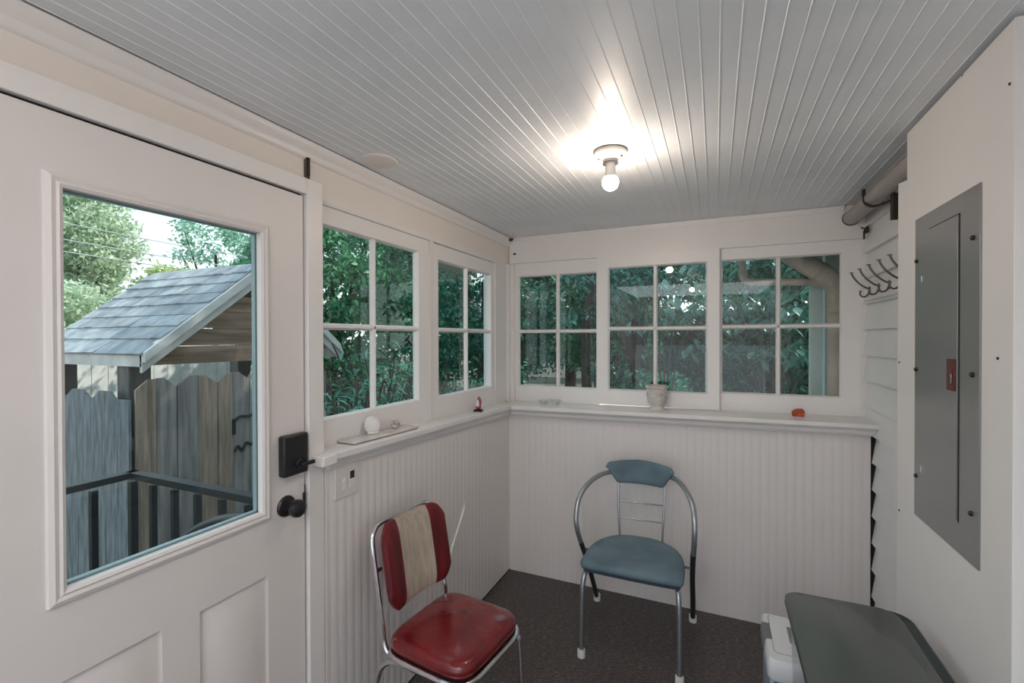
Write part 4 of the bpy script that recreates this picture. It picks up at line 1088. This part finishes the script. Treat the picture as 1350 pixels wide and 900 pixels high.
# blade-leaved shrubs near the left windows
def blade_shrub(base, h, n, seed, label, mt, spread=.45, Lf=.26):
    t = thing('blade_shrub', label, 'shrub', base, group='blade-leaved shrubs under the left windows'); rn = random.Random(seed)
    q = MB(); lf = MB()
    for i in range(n):
        a = rn.uniform(0, 2*PI); r_ = rn.uniform(.1, 1)*spread; hh = h*rn.uniform(.6, 1)
        tip = Vector((r_*math.cos(a), r_*math.sin(a), hh)); pth = spline([(0, 0, 0), (tip.x*.35, tip.y*.35, hh*.6), tip], 4)
        q.tube(pth, [.008]*len(pth), seg=5)
        for k in range(15):
            f = rn.uniform(.35, 1.0); p = pth[min(len(pth)-1, int(f*(len(pth)-1)))]
            b_ = rn.uniform(0, 2*PI); el = rn.uniform(-.3, .9); d = Vector((math.cos(b_)*math.cos(el), math.sin(b_)*math.cos(el), math.sin(el)))
            s_ = d.cross(Vector((0, 0, 1))).normalized(); l_ = Lf*rn.uniform(.6, 1.1); w = l_*.075
            v = [lf.bm.verts.new(p), lf.bm.verts.new(p+d*l_*.45+s_*w+Vector((0, 0, .012))), lf.bm.verts.new(p+d*l_-Vector((0, 0, l_*.22))), lf.bm.verts.new(p+d*l_*.45-s_*w+Vector((0, 0, .012))), lf.bm.verts.new(p+d*l_*.45)]
            for f_ in ((0, 1, 4), (1, 2, 4), (2, 3, 4), (3, 0, 4)): lf.bm.faces.new([v[j] for j in f_])
    q.build('stems', M['bark'], t); lf.build('foliage', mt, t)
for i, (x, y, h, n, sp, mk, lab) in enumerate(((-2.75, 2.95, 1.85, 52, .50, 'leafteal', 'blade-leaved shrub lowest in the window nearest the door'),
        (-3.3, 4.0, 2.25, 44, .55, 'leafteal', 'tall blade-leaved shrub behind the middle bar of the window nearest the door'),
        (-2.9, 4.9, 1.75, 44, .6, 'leafteal', 'blade-leaved shrub between the two left windows'),
        (-1.95, 4.1, 1.70, 16, .40, 'leafteal', 'blade-leaved shrub low in the window nearest the corner'),
        (-3.9, 5.6, 1.95, 48, .7, 'leafmid', 'green blade-leaved shrub standing farthest back on the left'))):
    blade_shrub((x, y, GZ), h, n, 80+i, lab, M[mk], sp)
# broad-leaved shrub behind the right-hand back window
def broad_shrub(base, layers, seed, label):
    t = thing('broad_leaved_shrub', label, 'shrub', base, group='broad-leaved shrubs behind the back windows'); rn = random.Random(seed)
    q = MB(); lf = MB()
    for (tx, ty, tz) in layers:
        pth = spline([(0, 0, 0), (tx*.3, ty*.3, tz*.75), (tx, ty, tz)], 6)
        q.tube(pth, [.012*(1-.05*i) for i in range(len(pth))], seg=6)
        for k in range(34):
            p = Vector((tx, ty, tz))+Vector((rn.gauss(0, .17), rn.gauss(0, .15), rn.gauss(0, .045)))
            b_ = rn.uniform(0, 2*PI); d = Vector((math.cos(b_), math.sin(b_)*.8, rn.uniform(-1.1, -.25))).normalized()
            s_ = d.cross(Vector((0, 0, 1))).normalized(); l_ = rn.uniform(.10, .17); w = l_*.21
            A = [p, p+d*l_*.25+s_*w*.8, p+d*l_*.55+s_*w, p+d*l_*.82+s_*w*.55, p+d*l_-Vector((0, 0, .01)), p+d*l_*.82-s_*w*.55, p+d*l_*.55-s_*w, p+d*l_*.25-s_*w*.8, p+d*l_*.5-Vector((0, 0, .006))]
            v = [lf.bm.verts.new(c) for c in A]
            for j in range(8): lf.bm.faces.new((v[j], v[(j+1) % 8], v[8]))
    q.build('stems', M['bark'], t); lf.build('foliage', M['bigleaf'], t)
broad_shrub((.45, 4.7, GZ), [(-.35, 0, 2.55), (.0, .1, 2.50), (.3, -.1, 2.6), (-.30, 0, 2.92), (.1, .1, 2.95), (-.45, .2, 2.1), (-.15, 0, 2.05), (.15, -.1, 2.08), (.4, 0, 2.05), (-.35, .1, 2.28), (.05, .0, 2.32), (.35, .2, 2.35)], 91, 'broad-leaved shrub behind the rightmost back window')
broad_shrub((-.55, 5.4, GZ), [(-.5, 0, 2.7), (-.1, .2, 2.9), (.3, -.1, 2.75), (-.4, 0, 3.05), (.1, 0, 2.4), (-.3, .1, 2.3), (.35, .1, 2.95), (.5, 0, 2.5)], 93, 'broad-leaved shrub behind the middle back window')
broad_shrub((-1.5, 6.2, GZ), [(-.5, 0, 2.9), (-.1, .2, 3.0), (.3, -.1, 2.75), (-.4, 0, 3.05), (.1, 0, 2.6), (-.3, .1, 2.5), (.35, .1, 3.05)], 95, 'broad-leaved shrub behind the leftmost back window')
# low garden wall and logs seen in the lower back panes
m = MB()
for k in range(26):
    x = -5+k*.42; m.box(x+.01, x+.41, 6.4, 6.6, GZ, .62+.03*math.sin(k*2.1)); 
m.box(-5.05, 6.0, 6.36, 6.64, .64, .72)
tag(m.build('garden_wall', M['greywall']), 'low grey garden wall behind the back windows', 'garden wall')
gbx = MB(); gbx.box(-3.1, -.2, 5.6, 6.1, GZ, .45); gbx.box(-3.15, -.15, 5.55, 6.15, .45, .50)
tag(gbx.build('planter_box', M['greywall'], bevel=.01), 'long grey planter box below the back windows', 'planter')
rn = random.Random(9)
for k in range(9):
    q = MB(); r_ = rn.uniform(.15, .20); q.blob((0, 0, r_*.85), (r_*1.0, r_, r_*.9), sub=3, jit=.03, seed=k)
    leaves_ = None
    tag(q.build('boulder', M['greywall'], None, loc=(-1.9+k*.42, 5.0+rn.uniform(-.1, .1), GZ)), 'dark rounded boulder in the row below the back windows', 'boulder', 'boulders along the planter behind the back windows')
pst = MB(); pst.box(-.06, .06, -.06, .06, 0, 3.2)
pst = pst.build('garden_post', M['whitepost'], None, loc=(-.05, 6.0, GZ)); tag(pst, 'pale post standing behind the broad leaves in the middle and right back windows', 'post')

# beige drain pipe with elbows outside the right back window
dp = thing('drain_pipe', 'thick beige drain pipe with an elbow outside the rightmost back window', 'drain pipe', (.680, 3.36, GZ))
def DP(p): return Vector(p)-Vector((.680, 3.36, GZ))
q = MB(); q.tube([DP(p) for p in [(.680, 3.36, GZ), (.680, 3.36, 1.70)]], .055, seg=24); q.build('pipe_body', M['drain'], dp)
q = MB(); q.tube([DP(p) for p in spline([(.680, 3.36, 1.66), (.680, 3.36, 1.76), (.674, 3.36, 1.84), (.63, 3.36, 1.91), (.55, 3.36, 1.975), (.44, 3.36, 2.06), (.36, 3.36, 2.12)], 8)], .060, seg=24); q.build('elbow', M['drain'], dp)
q = MB()
for (c, d) in (((.680, 3.36, 1.690), (0, 0, 1)), ((.668, 3.36, 1.86), (-.35, 0, .94)), ((.585, 3.36, 1.948), (-.78, 0, .62))):
    d = Vector(d).normalized(); c = Vector(c); q.tube([DP(c-d*.011), DP(c+d*.011)], .0645, seg=24)
q.build('joint_ring', M['strap'], dp)
tp = thing('thin_pipe', 'thin beige pipe with an elbow joining the thick drain pipe', 'pipe', (.170, 3.36, 2.2))
q = MB(); q.tube([Vector(p)-Vector((.170, 3.36, 2.2)) for p in [(.160, 3.36, 2.155), (.160, 3.36, 1.965)]+spline([(.160, 3.36, 1.965), (.170, 3.36, 1.925), (.205, 3.36, 1.905)], 6)+[(.30, 3.36, 1.902), (.585, 3.36, 1.885)]], .022, seg=16)
q.build('pipe_body', M['drain'], tp)
q = MB()
for c, d in (((.160, 3.36, 1.965), (0, 0, 1)), ((.215, 3.36, 1.904), (1, 0, 0))):
    c, d = Vector(c)-Vector((.170, 3.36, 2.2)), Vector(d); q.tube([c-d*.012, c+d*.012], .0255, seg=16)
q.build('joint_ring', M['strap'], tp)
q = MB(); q.box(.56, .625, 3.50, 3.565, GZ, 2.16)
tag(q.build('porch_post', M['whitepost'], bevel=.003), 'white square post outside behind the thick drain pipe', 'post')
q = MB(); q.box(.66, .80, 3.62, 3.70, GZ, 2.16)
tag(q.build('corner_board', M['whitepost'], bevel=.003), 'pale corner board of the house outside, right of the drain pipe', 'board')

# power lines above the gate
for i, (x, z0, dz, lab) in enumerate(((-14, 4.35, .25, 'uppermost power cable crossing the sky in the door glass'), (-14, 3.95, .25, 'middle power cable crossing the sky in the door glass'), (-14, 3.65, .2, 'lowest power cable crossing the sky in the door glass'))):
    q = MB(); q.tube(spline([(x, 0, z0+.25), (x-.3, 8, z0-dz*.3), (x-.6, 18, z0+.1)], 8), .012, seg=6)
    tag(q.build('power_cable', M['wire']), lab, 'power cable')

# ------------------------------------------------------------------ light
w = bpy.data.worlds.new('sky'); sc.world = w; w.use_nodes = True
nt = w.node_tree; bg = nt.nodes['Background']
tc = nt.nodes.new('ShaderNodeTexCoord'); sx = nt.nodes.new('ShaderNodeSeparateXYZ'); rp = nt.nodes.new('ShaderNodeValToRGB')
nt.links.new(tc.outputs['Generated'], sx.inputs[0]); nt.links.new(sx.outputs['Z'], rp.inputs[0]); nt.links.new(rp.outputs[0], bg.inputs[0])
rp.color_ramp.elements[0].position = 0.0; rp.color_ramp.elements[0].color = (0.92, 0.98, 1.0, 1)
rp.color_ramp.elements[1].position = 0.9; rp.color_ramp.elements[1].color = (0.55, 0.75, 0.95, 1)
bg.inputs[1].default_value = 1.25
sun = bpy.data.lights.new('sun', 'SUN'); sun.energy = 4.5; sun.angle = R(.6); sun.color = (1, .93, .82)
so = bpy.data.objects.new('sun', sun); COL.objects.link(so)
so.rotation_euler = Vector((.470, .545, .692)).to_track_quat('Z', 'Y').to_euler()
# added fill light behind the viewer, also reflected as haze in the back panes
al = bpy.data.lights.new('rear_fill', 'AREA'); al.shape = 'RECTANGLE'; al.size = 2.0; al.size_y = 1.4; al.energy = 11; al.color = (.86, .93, 1.0)
ao = bpy.data.objects.new('rear_fill', al); COL.objects.link(ao); ao.location = (-.27, YB+.02, .72); ao.rotation_euler = (R(90), 0, 0)

# added overhead fill to brighten the room, flush with the ceiling behind the viewer
cl = bpy.data.lights.new('overhead_fill', 'AREA'); cl.shape = 'RECTANGLE'; cl.size = 1.9; cl.size_y = 1.8; cl.energy = 25; cl.color = (.90, .95, 1.0)
c_o = bpy.data.objects.new('overhead_fill', cl); COL.objects.link(c_o); c_o.location = (-.30, -1.35, CZ-.01)
# ------------------------------------------------------------------ camera
yaw, pit, rol = R(-23.795), R(-.459), R(-.146)
f = Vector((math.sin(yaw)*math.cos(pit), math.cos(yaw)*math.cos(pit), math.sin(pit)))
rt = Vector((math.cos(yaw), -math.sin(yaw), 0)); up = rt.cross(f)
rt2 = math.cos(rol)*rt+math.sin(rol)*up; up2 = -math.sin(rol)*rt+math.cos(rol)*up
cam = bpy.data.cameras.new('camera'); co = bpy.data.objects.new('camera', cam); COL.objects.link(co)
cam.sensor_width = 36; cam.lens = 608.5/1350*36; cam.clip_start = .02; cam.clip_end = 200
mw = Matrix((rt2, up2, -f)).transposed().to_4x4(); mw.translation = Vector((0, 0, 1.55)); co.matrix_world = mw
sc.camera = co
vs_ = sc.view_settings; sc.display_settings.display_device = 'sRGB'
vs_.view_transform = 'Standard'; vs_.look = 'None'; vs_.exposure = 0.30; vs_.gamma = 1.0; vs_.use_curve_mapping = False
sc.cycles.max_bounces = 10; sc.cycles.transparent_max_bounces = 24; sc.cycles.diffuse_bounces = 5
sc.cycles.sample_clamp_indirect = 6.0; sc.cycles.use_denoising = True
